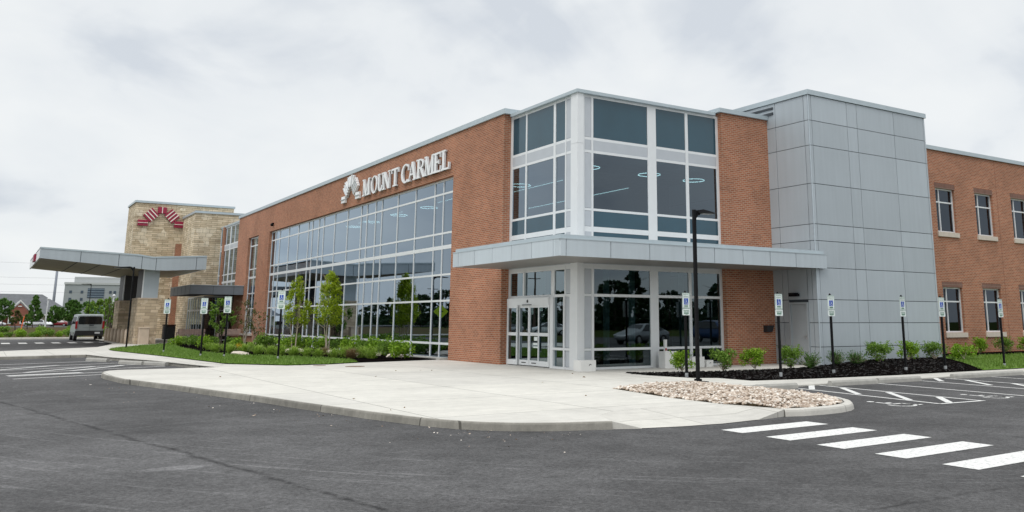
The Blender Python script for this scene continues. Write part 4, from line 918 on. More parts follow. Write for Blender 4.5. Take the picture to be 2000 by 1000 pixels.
def make_sign(label, loc, rz, group):
    t = thing('parking_sign', label, 'sign', loc, rz, group)
    g = MB(); g.cbox(-.032, -.02, .11, .032, .04, 2.36, .005); g.build('post', M['black'], t)
    g = MB(); g.cbox(-.035, -.023, -.02, .035, .043, .12, .004); g.build('post_base', M['galv'], t)
    g = MB(); g.tube((0, .01, 2.36), (0, .01, 2.40), .035, .015, 10); g.build('post_cap', M['black'], t)
    def plate(z0, z1, w, r=.025):
        g = MB(); pts = []
        for cx, cz, a0 in ((w - r, z0 + r, -90), (w - r, z1 - r, 0), (-w + r, z1 - r, 90), (-w + r, z0 + r, 180)):
            for k in range(4): a = R(a0 + 30 * k); pts.append((cx + r * math.cos(a), cz + r * math.sin(a)))
        n = len(pts); g.add([(x, -.030, z) for x, z in pts] + [(x, -.024, z) for x, z in pts], [tuple(range(n)), tuple(range(2 * n - 1, n - 1, -1))] + [(i, n + i, n + (i + 1) % n, (i + 1) % n) for i in range(n)])
        return g
    pa = plate(1.89, 2.34, .15).build('sign_panel', M['sign_white'], t); pb = plate(1.71, 1.885, .15).build('fine_panel', M['sign_white'], t)
    def bar(mb, x0, x1, z0, z1, y=-.0325): mb.box(x0, y, z0, x1, -.030, z1)
    g = MB(); f = .008
    for (a, b, c, d) in ((-.14, .14, 2.325, 2.325 + f), (-.14, .14, 1.90, 1.90 + f), (-.14, -.14 + f, 1.908, 2.325), (.14 - f, .14, 1.908, 2.325)): bar(g, a, b, c, d)
    bar(g, -.075, .075, 1.955, 1.985); bar(g, -.10, .10, 1.925, 1.935)
    g.build('sign_border', M['sign_green'], pa)
    g = MB(); bar(g, -.08, .08, 2.01, 2.185, -.0330); g.build('symbol_field', M['sign_blue'], pa)
    g = MB(); sc = .15
    def st(x0, z0, x1, z1, w=.011):
        a = Vector((x0, z0)); b = Vector((x1, z1)); d = (b - a).normalized(); n = Vector((-d.y, d.x)) * w / 2
        g.add([(p.x, -.0345, p.y) for p in (a - n, b - n, b + n, a + n)], [(0, 1, 2, 3)])
    cz = 2.085
    pr = None
    for k in range(11):
        a = R(150 + 23 * k); p = (.002 + .038 * math.cos(a), cz - .02 + .038 * math.sin(a))
        if pr: st(*pr, *p)
        pr = p
    st(-.006, cz + .055, -.004, cz, .016); st(-.004, cz, .032, cz, .013); st(.032, cz, .045, cz - .05, .013); st(.045, cz - .05, .06, cz - .05, .012); st(-.004, cz + .028, .026, cz + .028, .011)
    g.add([(-.008 + .013 * math.cos(k * PI / 4), -.0345, cz + .078 + .013 * math.sin(k * PI / 4)) for k in range(8)], [tuple(range(8))])
    g.build('wheelchair_symbol', M['sign_white'], pa)
    for txt, z, s in (('RESERVED', 2.275, .044), ('PARKING', 2.215, .044)):
        cu = bpy.data.curves.new('txt', 'FONT'); cu.body = txt; cu.size = s; cu.align_x = 'CENTER'; cu.resolution_u = 2
        tmp = bpy.data.objects.new('txt', cu); COL.objects.link(tmp); dg = bpy.context.evaluated_depsgraph_get(); me = bpy.data.meshes.new_from_object(tmp.evaluated_get(dg))
        bpy.data.objects.remove(tmp); me.materials.clear(); me.materials.append(M['sign_green'])
        o = bpy.data.objects.new('lettering', me); COL.objects.link(o); o.parent = pa; o.location = (0, -.0325, z); o.rotation_euler = (PI / 2, 0, 0); o.scale = (1.1, 1, 1)
    g = MB(); bar(g, -.11, .11, 1.835, 1.85); bar(g, -.10, -.01, 1.80, 1.815); bar(g, .01, .11, 1.80, 1.815); bar(g, -.09, .09, 1.755, 1.785); bar(g, -.06, .06, 1.73, 1.738)
    g.build('fine_print', M['sign_green'], pb)
    return t
SG = 'accessible parking signs'
s0 = make_sign('accessible parking sign in front of the ground floor corner glass', (.90, -4.2, -.02), R(4), SG)
for (x, y, lab, z) in ((3.48, -5.31, 'accessible parking sign in front of the brick pier and service door', -.03), (5.87, -5.2, 'accessible parking sign before the left edge of the grey tower', -.03), (8.95, -5.5, 'accessible parking sign before the right half of the grey tower', -.03), (10.82, -5.65, 'accessible parking sign overlapping the corner between grey tower and brick', -.03), (14.3, -5.63, 'accessible parking sign standing in the right lawn', -.04)):
    dup(s0, (x, y, z), R(rng.uniform(-4, 6)), lab)
for (x, y, lab, h) in ((-8.51, 22.42, 'accessible parking sign on the lawn nearest the stone pier', 1.06), (-7.97, 16.63, 'accessible parking sign on the lawn just left of the leafy dark shrub', 1.04), (-7.31, 15.32, 'accessible parking sign on the lawn in front of the leafy dark shrub', 1.06), (-6.02, 12.03, 'accessible parking sign on the lawn before the long window', 1.14)):
    dup(s0, (x, y, .02), R(-32 + rng.uniform(-5, 5)), lab, (1, 1, h))

def stop(label, loc, rz, L_=1.75):
    g = MB(); pr = [(-.085, 0), (-.075, .09), (-.045, .135), (.045, .135), (.075, .09), (.085, 0)]; n = len(pr)
    v = [(-L_ / 2, y, z) for y, z in pr] + [(-L_ / 2 + .03, y * .93, z) for y, z in pr]
    g.add([(-L_ / 2, y, z) for y, z in pr] + [(L_ / 2, y, z) for y, z in pr], [tuple(range(n - 1, -1, -1)), tuple(range(n, 2 * n))] + [(i, i + 1, n + i + 1, n + i) for i in range(n - 1)])
    o = g.build('wheel_stop', M['stop'], None, False, loc); o.rotation_euler = (0, 0, rz)
    return tag(o, label, 'wheel stop', 'concrete wheel stops')
for (x, lab) in ((.55, 'touching the tip of the pebble island'), (3.64, 'first one right of the hatched bay'), (5.55, 'second one right of the hatched bay'), (8.95, 'second from the right edge'), (10.8, 'at the right edge by the lawn'), (14.2, 'outside the right edge')):
    if x < 14: stop('concrete wheel stop along the right stalls, ' + lab, (x, -7.72, -.122), R(-2))
for (x, y, lab) in ((-11.66, 17.7, 'farthest left, by the walk corner'), (-10.83, 14.4, 'second from the left'), (-10.2, 13.2, 'third from the left'), (-8.8, 10.7, 'nearest the apron')):
    stop('concrete wheel stop along the left stalls, ' + lab, (x, y, -.122), R(-66), 1.5)

def cartons(name, label, boxes, marks_=()):
    t = thing(name, label, 'box', (boxes[0][0], -.6, 0), 0, 'white boxes by the glass'); ox = boxes[0][0]
    for (x0, x1, y0, y1, z0, z1) in boxes:
        g = MB(); g.cbox(x0 - ox, y0 + .6, z0, x1 - ox, y1 + .6, z1, .006); g.build('carton', M['carton'], t)
    for (x, y, z, s) in marks_:
        g = MB(); 
        for k in range(6):
            a, b = R(20 + 28 * k), R(20 + 28 * (k + 1)); p = lambda q, r: (x - ox + r * math.cos(q), y + .6 - .004, z + r * math.sin(q))
            g.add([p(a, s), p(b, s), p(b, s * .6), p(a, s * .6)], [(0, 1, 2, 3)])
        g.build('arch_mark', M['black'], t)
    return t
cartons('white_box', 'white box with small arch mark standing at the corner post', [(-.30, .28, -.62, -.22, 0, .33)], [(.06, -.62, .17, .05)])
cartons('white_box', 'tall white box with upright white post behind the first shrub', [(3.10, 3.60, -.55, -.2, 0, .54), (3.24, 3.32, -.4, -.3, .54, .92)], [])
g = MB(); g.box(3.235, -.402, .56, 3.30, -.4005, .64); o = g.build('red_mark', M['tail'], None); tag(o, 'small red mark on the upright white post behind the first shrub', 'label')
cartons('white_box', 'low white box with arch mark left of the lamp pole', [(3.72, 4.18, -.6, -.22, 0, .29)], [(3.98, -.6, .17, .06)])
cartons('white_box', 'stacked white boxes with a post right of the lamp pole', [(4.25, 4.80, -.58, -.2, 0, .34), (4.72, 4.80, -.45, -.37, .34, .60)], [])
cartons('white_box', 'small white box with arch mark beside the second shrub', [(4.86, 5.16, -.62, -.25, 0, .22)], [(5.02, -.62, .11, .04)])

def bench(label, loc, rz):
    t = thing('bench', label, 'bench', loc, rz, 'slatted benches by the side entrance')
    g = MB()
    for k in range(5): g.cbox(-.9, -.25 + k * .1, .43, .9, -.17 + k * .1, .46, .005)
    g.build('seat', M['bench'], t)
    g = MB()
    for k in range(9): g.cbox(-.9, .26 + k * .008, .50 + k * .045, .9, .29 + k * .008, .54 + k * .045, .004)
    g.build('backrest', M['bench'], t)
    for s_ in (-1, 1):
        g = MB(); x = s_ * .88; g.box(x - .03, -.27, 0, x + .03, -.21, .64); g.box(x - .03, .27, 0, x + .03, .34, .9); g.box(x - .03, -.27, .64, x + .03, .34, .69); g.build('arm_frame', M['bench_end'], t)
bench('pink slatted bench with arms in front of the side entrance', (-3.35, 44.9, 0), PI); bench('pink slatted bench partly hidden behind the stone pier', (-4.9, 56.5, 0), PI); bench('slatted bench behind the sparse bronze shrub', (-.95, 43.6, 0), PI)
t = thing('trash_can', 'black square trash can left of the bench by the side entrance', 'trash can', (-3.2, 55.0, 0)); g = MB(); g.cbox(-.42, -.42, 0, .42, .42, 1.05, .03); g.build('body', M['black_rubber'], t); g = MB(); g.cbox(-.45, -.45, 1.06, .45, .45, 1.16, .03); g.build('lid', M['black'], t)

# ================================================================== PLANTS
def cloud(g, blobs, size, rg, aspect=.6, shell=.55):
    for (c, r, n) in blobs:
        for _ in range(n):
            d = Vector((rg.gauss(0, 1), rg.gauss(0, 1), rg.gauss(0, 1))).normalized(); q = shell + (1 - shell) * rg.random() if rg.random() < .75 else rg.random()
            g.leaf((c[0] + d.x * r[0] * q, c[1] + d.y * r[1] * q, c[2] + d.z * r[2] * q), size, rg, aspect)
def shrub_mesh(seed, kind):
    rg = random.Random(seed); g = MB(); st = MB()
    if kind == 'round':
        blobs = []
        for k in range(11):
            a = rg.uniform(0, 6.28); rr = rg.uniform(.06, .34); blobs.append(((rr * math.cos(a), rr * math.sin(a), rg.uniform(.24, .56) - .25 * max(0, rr - .2)), (rg.uniform(.15, .22),) * 3, 120))
            st.tube((0, 0, 0), (rr * .9 * math.cos(a), rr * .9 * math.sin(a), .3), .012, .006, 5)
        cloud(g, blobs, .072, rg, .55)
        for k in range(12):
            a = rg.uniform(0, 6.28); b = Vector((.22 * math.cos(a),   .22 * math.sin(a), .46)); d = Vector((math.cos(a) * .3, math.sin(a) * .3, rg.uniform(.3, .9))).normalized()
            for j in range(7): g.leaf(b + d * (.03 + .045 * j), .06, rg, .5)
    elif kind == 'spiky':
        for k in range(78):
            a = rg.uniform(0, 6.28); el = rg.uniform(.35, 1.35); L_ = rg.uniform(.28, .5); d = Vector((math.cos(a) * math.cos(el), math.sin(a) * math.cos(el), math.sin(el)))
            st.tube((0, 0, .03), tuple(d * L_ * .8), .007, .003, 4)
            for j in range(20): p = d * L_ * (.15 + .85 * j / 19); g.leaf(p + Vector((rg.gauss(0, .012), rg.gauss(0, .012), rg.gauss(0, .012))), .062, rg, .3)
    elif kind == 'mound':
        blobs = [((rg.uniform(-.35, .35), rg.uniform(-.35, .35), rg.uniform(.22, .52)), (rg.uniform(.2, .3),) * 3, 85) for _ in range(11)]
        cloud(g, blobs, .10, rg, .6)
        for k in range(4): st.tube((0, 0, 0), (rg.uniform(-.3, .3), rg.uniform(-.3, .3), .4), .014, .006, 5)
    elif kind == 'grass':
        for k in range(260):
            a = rg.uniform(0, 6.28); L_ = rg.uniform(.35, .6); el = rg.uniform(.5, 1.45); p = Vector((rg.gauss(0, .06), rg.gauss(0, .06), 0)); d = Vector((math.cos(a) * math.cos(el), math.sin(a) * math.cos(el), math.sin(el)))
            w_ = Vector((-math.sin(a), math.cos(a), 0)) * .009; m_ = p + d * L_ * .65; e_ = p + d * L_ + Vector((math.cos(a), math.sin(a), -1)) * L_ * .22
            g.add([p - w_, p + w_, m_ + w_ * .8, m_ - w_ * .8, e_], [(0, 1, 2, 3), (3, 2, 4)])
    return g, st
def plant(kind, seed, leaf, label, cat, name, loc, group, sc=1.0, rz=0):
    t = thing(name, label, cat, loc, rz, group); g, st = shrub_mesh(seed, kind); g.build('foliage', M[leaf], t)
    if st.v: st.build('stems', M['bark'], t)
    t.scale = (sc,) * 3 if not isinstance(sc, tuple) else sc
    return t
RS = 'shrubs in the black mulch bed'
protos = {}
def put(key, kind, leaf, label, name, loc, group, sc, cat='shrub', seed=1):
    if key not in protos: protos[key] = plant(kind, seed, leaf, label, cat, name, loc, group, sc); return protos[key]
    o = dup(protos[key], loc, rng.uniform(0, 6.28), label, sc); o['group'] = group; return o
def mz(x, y): return .05 if x < 8 else .13
R_ = [(1.95, -2.75, 'a', 1.0, 'round green shrub in mulch before the white boxes'), (3.16, -3.25, 'b', 1.0, 'round green shrub in mulch at the left edge of the brick pier'), (4.76, -3.0, 'a', 1.05, 'round green shrub in mulch before the middle of the brick pier'), (6.0, -3.34, 'b', .95, 'round green shrub in mulch left of the service door'), (6.55, -3.7, 's', 1.1, 'spiky dark shrub in mulch before the service door'), (8.0, -3.5, 's', 1.05, 'spiky dark shrub in mulch at the tower corner'), (8.75, -3.7, 's', 1.15, 'spiky dark shrub in mulch right of the tower corner sign'), (10.4, -3.35, 'b', 1.15, 'tall loose shrub in mulch before the middle of the grey tower'), (12.4, -3.1, 'a', 1.05, 'round shrub behind the sign at the right of the grey tower'), (14.1, -3.0, 'b', 1.1, 'loose shrub in mulch at the tower right edge'), (15.2, -3.5, 'y', .85, 'bright lime rounded shrub at the lawn tip'), (20.3, -.95, 'a', 1.0, 'shrub in the far mulch strip under the first window'), (22.2, -.95, 'b', .95, 'shrub in the far mulch strip left of the lawn sign'), (23.9, -.95, 'a', .95, 'shrub in the far mulch strip right of the lawn sign'), (25.8, -.95, 'b', .9, 'shrub in the far mulch strip at the right picture edge')]
for (x, y, k, sc, lab) in R_:
    kind, leaf, seed = {'a': ('round', 'leaf_bright', 21), 'b': ('round', 'leaf_mid', 22), 's': ('spiky', 'leaf_dark', 23), 'y': ('mound', 'leaf_bright', 24)}[k]
    put('R' + k, kind, leaf, lab, 'shrub', (x, y, mz(x, y) if x < 16 else .15), RS, (sc * rng.uniform(.92, 1.18), sc * 1.05, sc * rng.uniform(.80, 1.06)), 'shrub', seed)
LS = 'green shrubs along the long window'
Ls = [(-3.3, 24.4, 1.15, 'behind the lawn sign by the brick column'), (-3.0, 21.2, 1.1, 'left of the slim tree pair'), (-2.2, 22.0, 1.05, 'behind the left slim tree'), (-1.9, 20.2, 1.05, 'between the two slim trees'), (-1.1, 19.4, 1.0, 'behind the right slim tree'), (-1.3, 16.8, 1.05, 'first right of the slim trees'), (-1.1, 15.6, 1.05, 'second right of the slim trees'), (-1.0, 14.4, 1.05, 'third right of the slim trees'), (-1.0, 13.2, 1.0, 'fourth right of the slim trees'), (-1.55, 10.5, .95, 'standing alone at the near end of the bed')]
for i, (x, y, sc, lab) in enumerate(Ls): put('L%d' % (i % 2), 'mound', 'leaf_bright' if i % 2 else 'leaf_mid', 'leafy green shrub below the long window, ' + lab, 'shrub', (x, y, .03), LS, sc * 1.06, 'shrub', 31 + i % 2)
for i, (x, y, sc, lab) in enumerate([(-6.0, 34.5, 1.0, 'nearest the bench'), (-5.6, 32.5, 1.1, 'second from the bench'), (-5.4, 29.5, 1.15, 'third from the bench'), (-4.5, 31.5, 1.0, 'behind the leafy dark shrub'), (-3.9, 28.5, 1.0, 'below the sparse bronze shrub'), (-3.2, 33.0, .9, 'under the narrow window'), (-2.2, 29.0, .9, 'at the foot of the brick column'), (-5.0, 36.0, .8, 'behind the first lawn sign')]):
    put('M%d' % (i % 2), 'mound', 'leaf_mid' if i % 2 else 'leaf_bright', 'low green shrub in the side entrance bed, ' + lab, 'shrub', (x, y, .03), 'low shrubs in the side entrance bed', sc * .85, 'shrub', 41 + i % 2)
gp = [(-6.3, 22.0), (-5.9, 20.6), (-5.6, 19.4), (-5.2, 18.4), (-4.8, 19.8), (-4.9, 17.4), (-4.7, 16.4), (-4.4, 15.6), (-4.0, 16.8), (-4.1, 14.7), (-3.9, 13.8), (-3.3, 14.9), (-3.5, 12.9), (-2.9, 13.4), (-3.2, 11.7), (-2.6, 12.1), (-2.5, 11.2), (-5.5, 23.5), (-4.6, 22.5), (-5.9, 25.5)]
for i, (x, y) in enumerate(gp):
    brown = i in (11, 14)
    put('Gb' if brown else 'G%d' % (i % 2), 'grass', 'leaf_brown' if brown else 'leaf_grass', ('tan' if brown else 'green') + ' ornamental grass clump number %d from the left along the lawn edge' % (i + 1) if False else ('tan dried ornamental grass clump, %s' % ('beside the right slim tree' if i == 11 else 'near the bare end of the bed')) if brown else 'soft green ornamental grass clump in the row between lawn and shrubs', 'grass_clump', (x, y, .02), 'dried grass clumps' if brown else 'ornamental grass clumps by the lawn', rng.uniform(.92, 1.2), 'ornamental grass', 51 + i % 2)
g = MB(); rg = random.Random(3); cloud(g, [((0, 0, .2), (.2, .2, .16), 120)], .06, rg); o = g.build('yellow_flower', M['yellow'], None, False, (-4.6, 24.6, .03)); tag(o, 'small yellow flowering clump at the left of the grass row', 'flower')
for i, (x, y, a, b, lab) in enumerate([(-3.0, 20.3, .5, .3, 'under the slim trees'), (-2.3, 17.2, .7, .35, 'right of the slim trees'), (-2.0, 15.6, .4, .3, 'between grass clumps and shrubs'), (-1.9, 13.4, .6, .4, 'before the last group of shrubs'), (-1.2, 11.9, .5, .4, 'left of the lone shrub'), (-6.2, 17.6, .6, .3, 'flat on the lawn edge')]):
    g = MB(); g.ball((0, 0, .05), a, b, .12, random.Random(i), .15, 9, 5); o = g.build('boulder', M['sill'], None, False, (x, y, .03)); o.rotation_euler = (0, 0, i); tag(o, 'pale flat rock in the left planting bed, ' + lab, 'rock', 'pale rocks in the left bed')

def tree(name, label, loc, group, H, cr, leaf, bark, seed, n=60, per=40, size=.09, stems=3, base=.35, shape='column', tr=.03, lean=.12, sc=1.0):
    rg = random.Random(seed); t = thing(name, label, 'tree', loc, 0, group); g = MB(); st = MB()
    for k in range(stems):
        a = 6.28 * k / stems + rg.random(); p = Vector((tr * 3 * math.cos(a) * (stems > 1), tr * 3 * math.sin(a) * (stems > 1), 0)); rr = tr
        for s_ in range(6):
            q = p + Vector((rg.gauss(0, lean * .25) + .05 * math.cos(a) * (stems > 1), rg.gauss(0, lean * .25) + .05 * math.sin(a) * (stems > 1), H * .92 / 6)); st.tube(tuple(p), tuple(q), rr, rr * .82, 6, False); p = q; rr *= .82
            if s_ >= 1:
                for _ in range(3):
                    b = rg.uniform(0, 6.28); w_ = cr * rg.uniform(.4, .8); e = p + Vector((math.cos(b) * w_, math.sin(b) * w_, H * .08)); st.tube(tuple(p), tuple(e), rr * .5, rr * .2, 4, False)
    for k in range(n):
        z = rg.uniform(base, 1.0); f = (z - base) / (1 - base)
        if shape == 'column': w_ = cr * (math.sin(PI * min(1, f * .82 + .16)) ** .7) * (1 - .45 * f)
        elif shape == 'round': w_ = cr * math.sqrt(max(.02, 1 - (2 * f - 1) ** 2))
        else: w_ = cr * (1 - f) ** .7 * (.35 + min(1, f * 5) * .65)
        a = rg.uniform(0, 6.28); rr = w_ * math.sqrt(rg.random()) * 1.0; b = rg.uniform(.10, .2) * (cr / .8) ** .7
        cloud(g, [((rr * math.cos(a), rr * math.sin(a), z * H), (b, b, b * 1.25), per)], size, rg, .6, .3)
    g.build('crown', M[leaf], t); st.build('trunk', M[bark], t); t.scale = (sc,) * 3
    return t
tree('small_tree', 'slim multi stemmed olive green tree before the long window, left of a pair', (-2.95, 20.6, .03), 'slim trees before the long window', 3.55, .80, 'leaf_lime', 'bark', 61, 85, 44, .085)
tree('small_tree', 'slim multi stemmed lime green tree before the long window, right of a pair', (-2.0, 18.4, .03), 'slim trees before the long window', 3.7, .85, 'leaf_lime', 'bark', 62, 150, 46, .085)
tree('leafy_shrub', 'large dark green multi stemmed shrub tree beside the side entrance', (-3.7, 33.5, .03), 'large shrubs by the side entrance', 2.75, .85, 'leaf_mid', 'bark_dark', 63, 50, 26, .13, 4, .3, 'round', .035, .2)
tree('sparse_shrub', 'sparse bronze leaved shrub tree before the brick column', (-2.4, 33.0, .03), 'large shrubs by the side entrance', 2.7, .75, 'leaf_olive', 'bark', 64, 40, 12, .10, 4, .25, 'round', .025, .25)
tree('sparse_shrub', 'thin open shrub tree beside the narrow window', (-1.3, 35.0, .03), 'large shrubs by the side entrance', 2.1, .8, 'leaf_olive', 'bark', 65, 34, 9, .11, 4, .3, 'round', .025, .3)

# ================================================================== VEHICLES
def loft(stations, w):
    # stations: x, z_bottom, z_belt, z_roof, belt half-width factor, roof half-width factor
    g = MB(); k = 10
    for (x, zb, zl, zr, fb, fr_) in stations:
        hw = w / 2
        ring = [(-hw * fb * .94, zb), (-hw * fb, zb + (zl - zb) * .35), (-hw * fb * .985, zl), (-hw * fr_, zr - .03 * (zr - zl)), (-hw * fr_ * .8, zr), (hw * fr_ * .8, zr), (hw * fr_, zr - .03 * (zr - zl)), (hw * fb * .985, zl), (hw * fb, zb + (zl - zb) * .35), (hw * fb * .94, zb)]
        g.v += [(x, y, z) for y, z in ring]
    n = len(stations)
    for i in range(n - 1):
        for j in range(k): a = i * k + j; b = i * k + (j + 1) % k; g.f.append([a, a + k, b + k, b]); g.mi.append(0)
    g.f.append(list(range(k))); g.mi.append(0); g.f.append(list(range(n * k - 1, (n - 1) * k - 1, -1))); g.mi.append(0)
    return g
def wheel(t, x, y, r, w_):
    s_ = 1 if y > 0 else -1; g = MB(); g.tube((0, -w_ / 2, 0), (0, w_ / 2, 0), r, r, 20); o = g.build('wheel', M['tyre'], t); o.location = (x, y, r)
    g = MB(); g.tube((0, s_ * (w_ / 2), 0), (0, s_ * (w_ / 2 + .012), 0), r * .62, r * .58, 16); g.build('rim', M['rim'], o)
def car(label, loc, rz, paint_, kind='sedan', group=None):
    t = thing('parked_car', label, 'car', loc, rz, group); w_ = 1.82
    if kind == 'sedan':
        stn = [(-2.35, .35, .72, .76, .86, .7), (-2.25, .22, .88, .93, .95, .78), (-1.75, .2, .95, .99, 1, .8), (-.95, .2, .94, 1.40, 1, .66), (-.3, .2, .92, 1.45, 1, .68), (.35, .2, .92, 1.40, 1, .66), (1.15, .2, .93, .96, 1, .8), (2.05, .22, .78, .82, .96, .8), (2.35, .32, .6, .64, .84, .7)]
        side = [(-1.5, 1.0), (-.95, 1.36), (-.3, 1.40), (.33, 1.36), (.98, .97)]
    else:
        stn = [(-2.3, .4, .85, 1.0, .9, .78), (-2.2, .28, 1.0, 1.3, .96, .72), (-1.9, .26, 1.02, 1.62, 1, .68), (-.8, .26, 1.0, 1.70, 1, .70), (.3, .26, 1.0, 1.66, 1, .69), (1.05, .26, 1.02, 1.08, 1, .8), (2.0, .28, .92, .98, .96, .82), (2.3, .4, .72, .76, .86, .72)]
        side = [(-2.0, 1.1), (-1.8, 1.52), (-.8, 1.62), (.28, 1.58), (.9, 1.07)]
    b = loft(stn, w_).build('body', M[paint_], t, True); sub = b.modifiers.new('s', 'SUBSURF'); sub.levels = 1; sub.render_levels = 1
    for s_ in (-1, 1):
        g = MB(); zl = .95 if kind == 'sedan' else 1.04; bw, rw = w_ / 2 * .985 + .0, w_ / 2 * (.67 if kind == 'sedan' else .70)
        zr = 1.45 if kind == 'sedan' else 1.7
        def pt(x, z): f = (z - zl) / (zr - zl); return (x, s_ * (bw * (1 - f) + rw * f + .012), z)
        pts = [pt(side[0][0], zl + .03)] + [pt(x, z) for x, z in side[1:-1]] + [pt(side[-1][0], zl + .03)]
        g.add(pts, [tuple(range(len(pts)))]); g.build('side_window', M['car_glass'], t)
    ws = ((.40, 1.37, 1.12, .99), (-1.0, 1.37, -1.7, 1.01)) if kind == 'sedan' else ((.36, 1.62, 1.03, 1.10), (-1.95, 1.56, -2.22, 1.12))
    for (x0, z0, x1, z1) in ws:
        g = MB(); dx = .03 if x1 > x0 else -.03; g.add([(x0 + dx, -.5, z0), (x0 + dx, .5, z0), (x1 + dx, .68, z1), (x1 + dx, -.68, z1)], [(0, 1, 2, 3)]); g.build('windscreen', M['car_glass'], t)
    for s_ in (-1, 1):
        wheel(t, -1.4, s_ * .82, .33, .2); wheel(t, 1.42, s_ * .82, .33, .2)
        g = MB(); g.ball((2.22, s_ * .62, .66 if kind == 'sedan' else .8), .09, .18, .07, None, 0, 8, 5); g.build('headlight', M['head'], t)
        g = MB(); g.ball((-2.28, s_ * .66, .8 if kind == 'sedan' else .95), .06, .16, .09, None, 0, 8, 5); g.build('tail_light', M['tail'], t)
    return t
FG = 'cars parked beyond the drive'
car('white hatchback SUV parked in front of the brick gabled porch', (-6.2, 222, -.06), PI, 'car_white', 'suv', FG)
car('white car parked right of the white SUV', (-2.9, 226, -.06), -PI / 2, 'car_white', 'sedan', FG); car('dark red car parked left of the van', (-.6, 228, -.06), PI * .9, 'car_red', 'sedan', FG); car('white vehicle half hidden by the van', (2.0, 224, -.06), PI * .5, 'car_white', 'suv', FG); car('white car at the left picture edge before the brick wall', (-13.6, 232, -.06), 0, 'car_white', 'sedan', FG)
RG_ = 'cars parked across the lot and mirrored in the glass'
for (x, y, rz_, p, kd, lab) in ((15.5, -25.5, PI * .62, 'car_silver', 'sedan', 'silver sedan mirrored in the left ground floor pane'), (23.5, -27.0, PI * .92, 'car_silver', 'sedan', 'silver sedan mirrored in the right ground floor panes'), (31, -27.0, PI / 2, 'car_blue', 'suv', 'dark blue SUV mirrored at the right jamb'), (-24.5, 34.0, PI * .3, 'car_blue', 'suv', 'dark blue car mirrored in the entrance glass'), (-28, 40.5, 0, 'car_white', 'sedan', 'white car mirrored in the entrance doors'), (-36, 60, .4, 'car_white', 'sedan', 'white car mirrored low in the long window'), (-44, 84, .2, 'car_silver', 'sedan', 'silver car mirrored beside the slim trees'), (-44, 91, .2, 'car_white', 'suv', 'white SUV mirrored beside the slim trees')):
    car(lab, (x, y, -.12 if abs(x) < 55 and y < 66 else -.3), rz_, p, kd, RG_)
# van, rear towards the camera (built along +x, turned to face +Y)
van = thing('passenger_van', 'silver passenger van seen from behind under the drive canopy', 'van', (-8.6, 60.5, -.12), PI / 2)
stn = [(-2.62, .55, 1.15, 1.98, .95, .86), (-2.58, .42, 1.2, 2.06, .985, .88), (-2.3, .4, 1.2, 2.10, 1, .89), (.9, .4, 1.2, 2.10, 1, .89), (1.45, .4, 1.2, 2.02, 1, .86), (2.05, .4, 1.22, 1.28, 1, .9), (2.65, .45, 1.0, 1.05, .96, .86), (2.85, .5, .8, .84, .86, .75)]
loft(stn, 2.05).build('body', M['van_grey'], van, False)
g = MB(); pts = [(-.84, 1.40), (-.76, 1.30), (.76, 1.30), (.84, 1.40), (.82, 1.82), (.74, 1.92), (-.74, 1.92), (-.82, 1.82)]
g.add([(-2.635, y, z) for y, z in pts], [tuple(range(8))]); g.build('rear_window', M['car_glass'], van)
g = MB(); g.box(-2.72, -1.0, .40, -2.4, 1.0, .80); g.build('bumper', M['black_rubber'], van)
g = MB(); g.box(-2.728, -.75, .56, -2.721, -.38, .70); g.build('licence_plate', M['plate'], van)
g = MB(); g.box(-2.640, -.005, .7, -2.632, .005, 1.36); g.box(-2.642, -.5, 1.05, -2.634, .5, 1.06); g.box(-2.66, -.28, 1.20, -2.632, .05, 1.26); g.build('door_seam', M['joint'], van)
for s_ in (-1, 1):
    g = MB(); g.box(-2.66, s_ * .88, .95, -2.5, s_ * 1.02, 1.55); g.build('tail_light', M['tail'], van)
    g = MB(); g.box(1.3, s_ * 1.0, 1.2, 1.42, s_ * 1.28, 1.55); g.build('mirror', M['black_rubber'], van)
    g = MB()
    for a, b in ((-2.2, -1.2), (-1.1, -.1), (.0, .95)): 
        y0, y1 = 1.025 * .975, 1.025 * .90; g.add([(a, s_ * y0 + s_ * .02, 1.32), (b, s_ * y0 + s_ * .02, 1.32), (b, s_ * y1 + s_ * .025, 1.88), (a, s_ * y1 + s_ * .025, 1.88)], [(0, 1, 2, 3)])
    g.build('side_window', M['car_glass'], van)
    wheel(van, -1.75, s_ * .9, .36, .24); wheel(van, 1.7, s_ * .9, .36, .24)

# ================================================================== BACKGROUND
# low grey roofed building with brick gable
hall = thing('brick_hall', 'low building with a long grey shingle roof and brick gabled porch', 'building', (0, 0, 0))
g = MB(); g.box(-60, 262, -.1, 4, 292, 2.9); g.build('wall', M['far_tan'], hall)
g = MB(); g.add([(-62, 260.5, 2.8), (5.5, 260.5, 2.8), (5.5, 294, 2.8), (-62, 294, 2.8), (-55, 277, 9.0), (-2.6, 277, 8.7)], [(0, 1, 5, 4), (1, 2, 5), (2, 3, 4, 5), (3, 0, 4)]); g.build('roof', M['shingle'], hall)
g = MB(); g.box(-10.3, 257.5, -.1, -6.2, 262, 3.8); g.add([(-10.3, 257.5, 3.8), (-6.2, 257.5, 3.8), (-8.25, 257.5, 5.9)], [(0, 1, 2)]); g.build('porch', M['far_brick'], hall)
g = MB()
for a, b in (((-10.9, 3.5), (-8.25, 6.3)), ((-8.25, 6.3), (-5.6, 3.5))):
    g.add([(a[0], 257.2, a[1]), (b[0], 257.2, b[1]), (b[0], 257.2, b[1] + .45), (a[0], 257.2, a[1] + .45), (a[0], 263, a[1]), (b[0], 263, b[1]), (b[0], 263, b[1] + .45), (a[0], 263, a[1] + .45)], [(0, 1, 2, 3), (3, 2, 6, 7), (0, 4, 5, 1)])
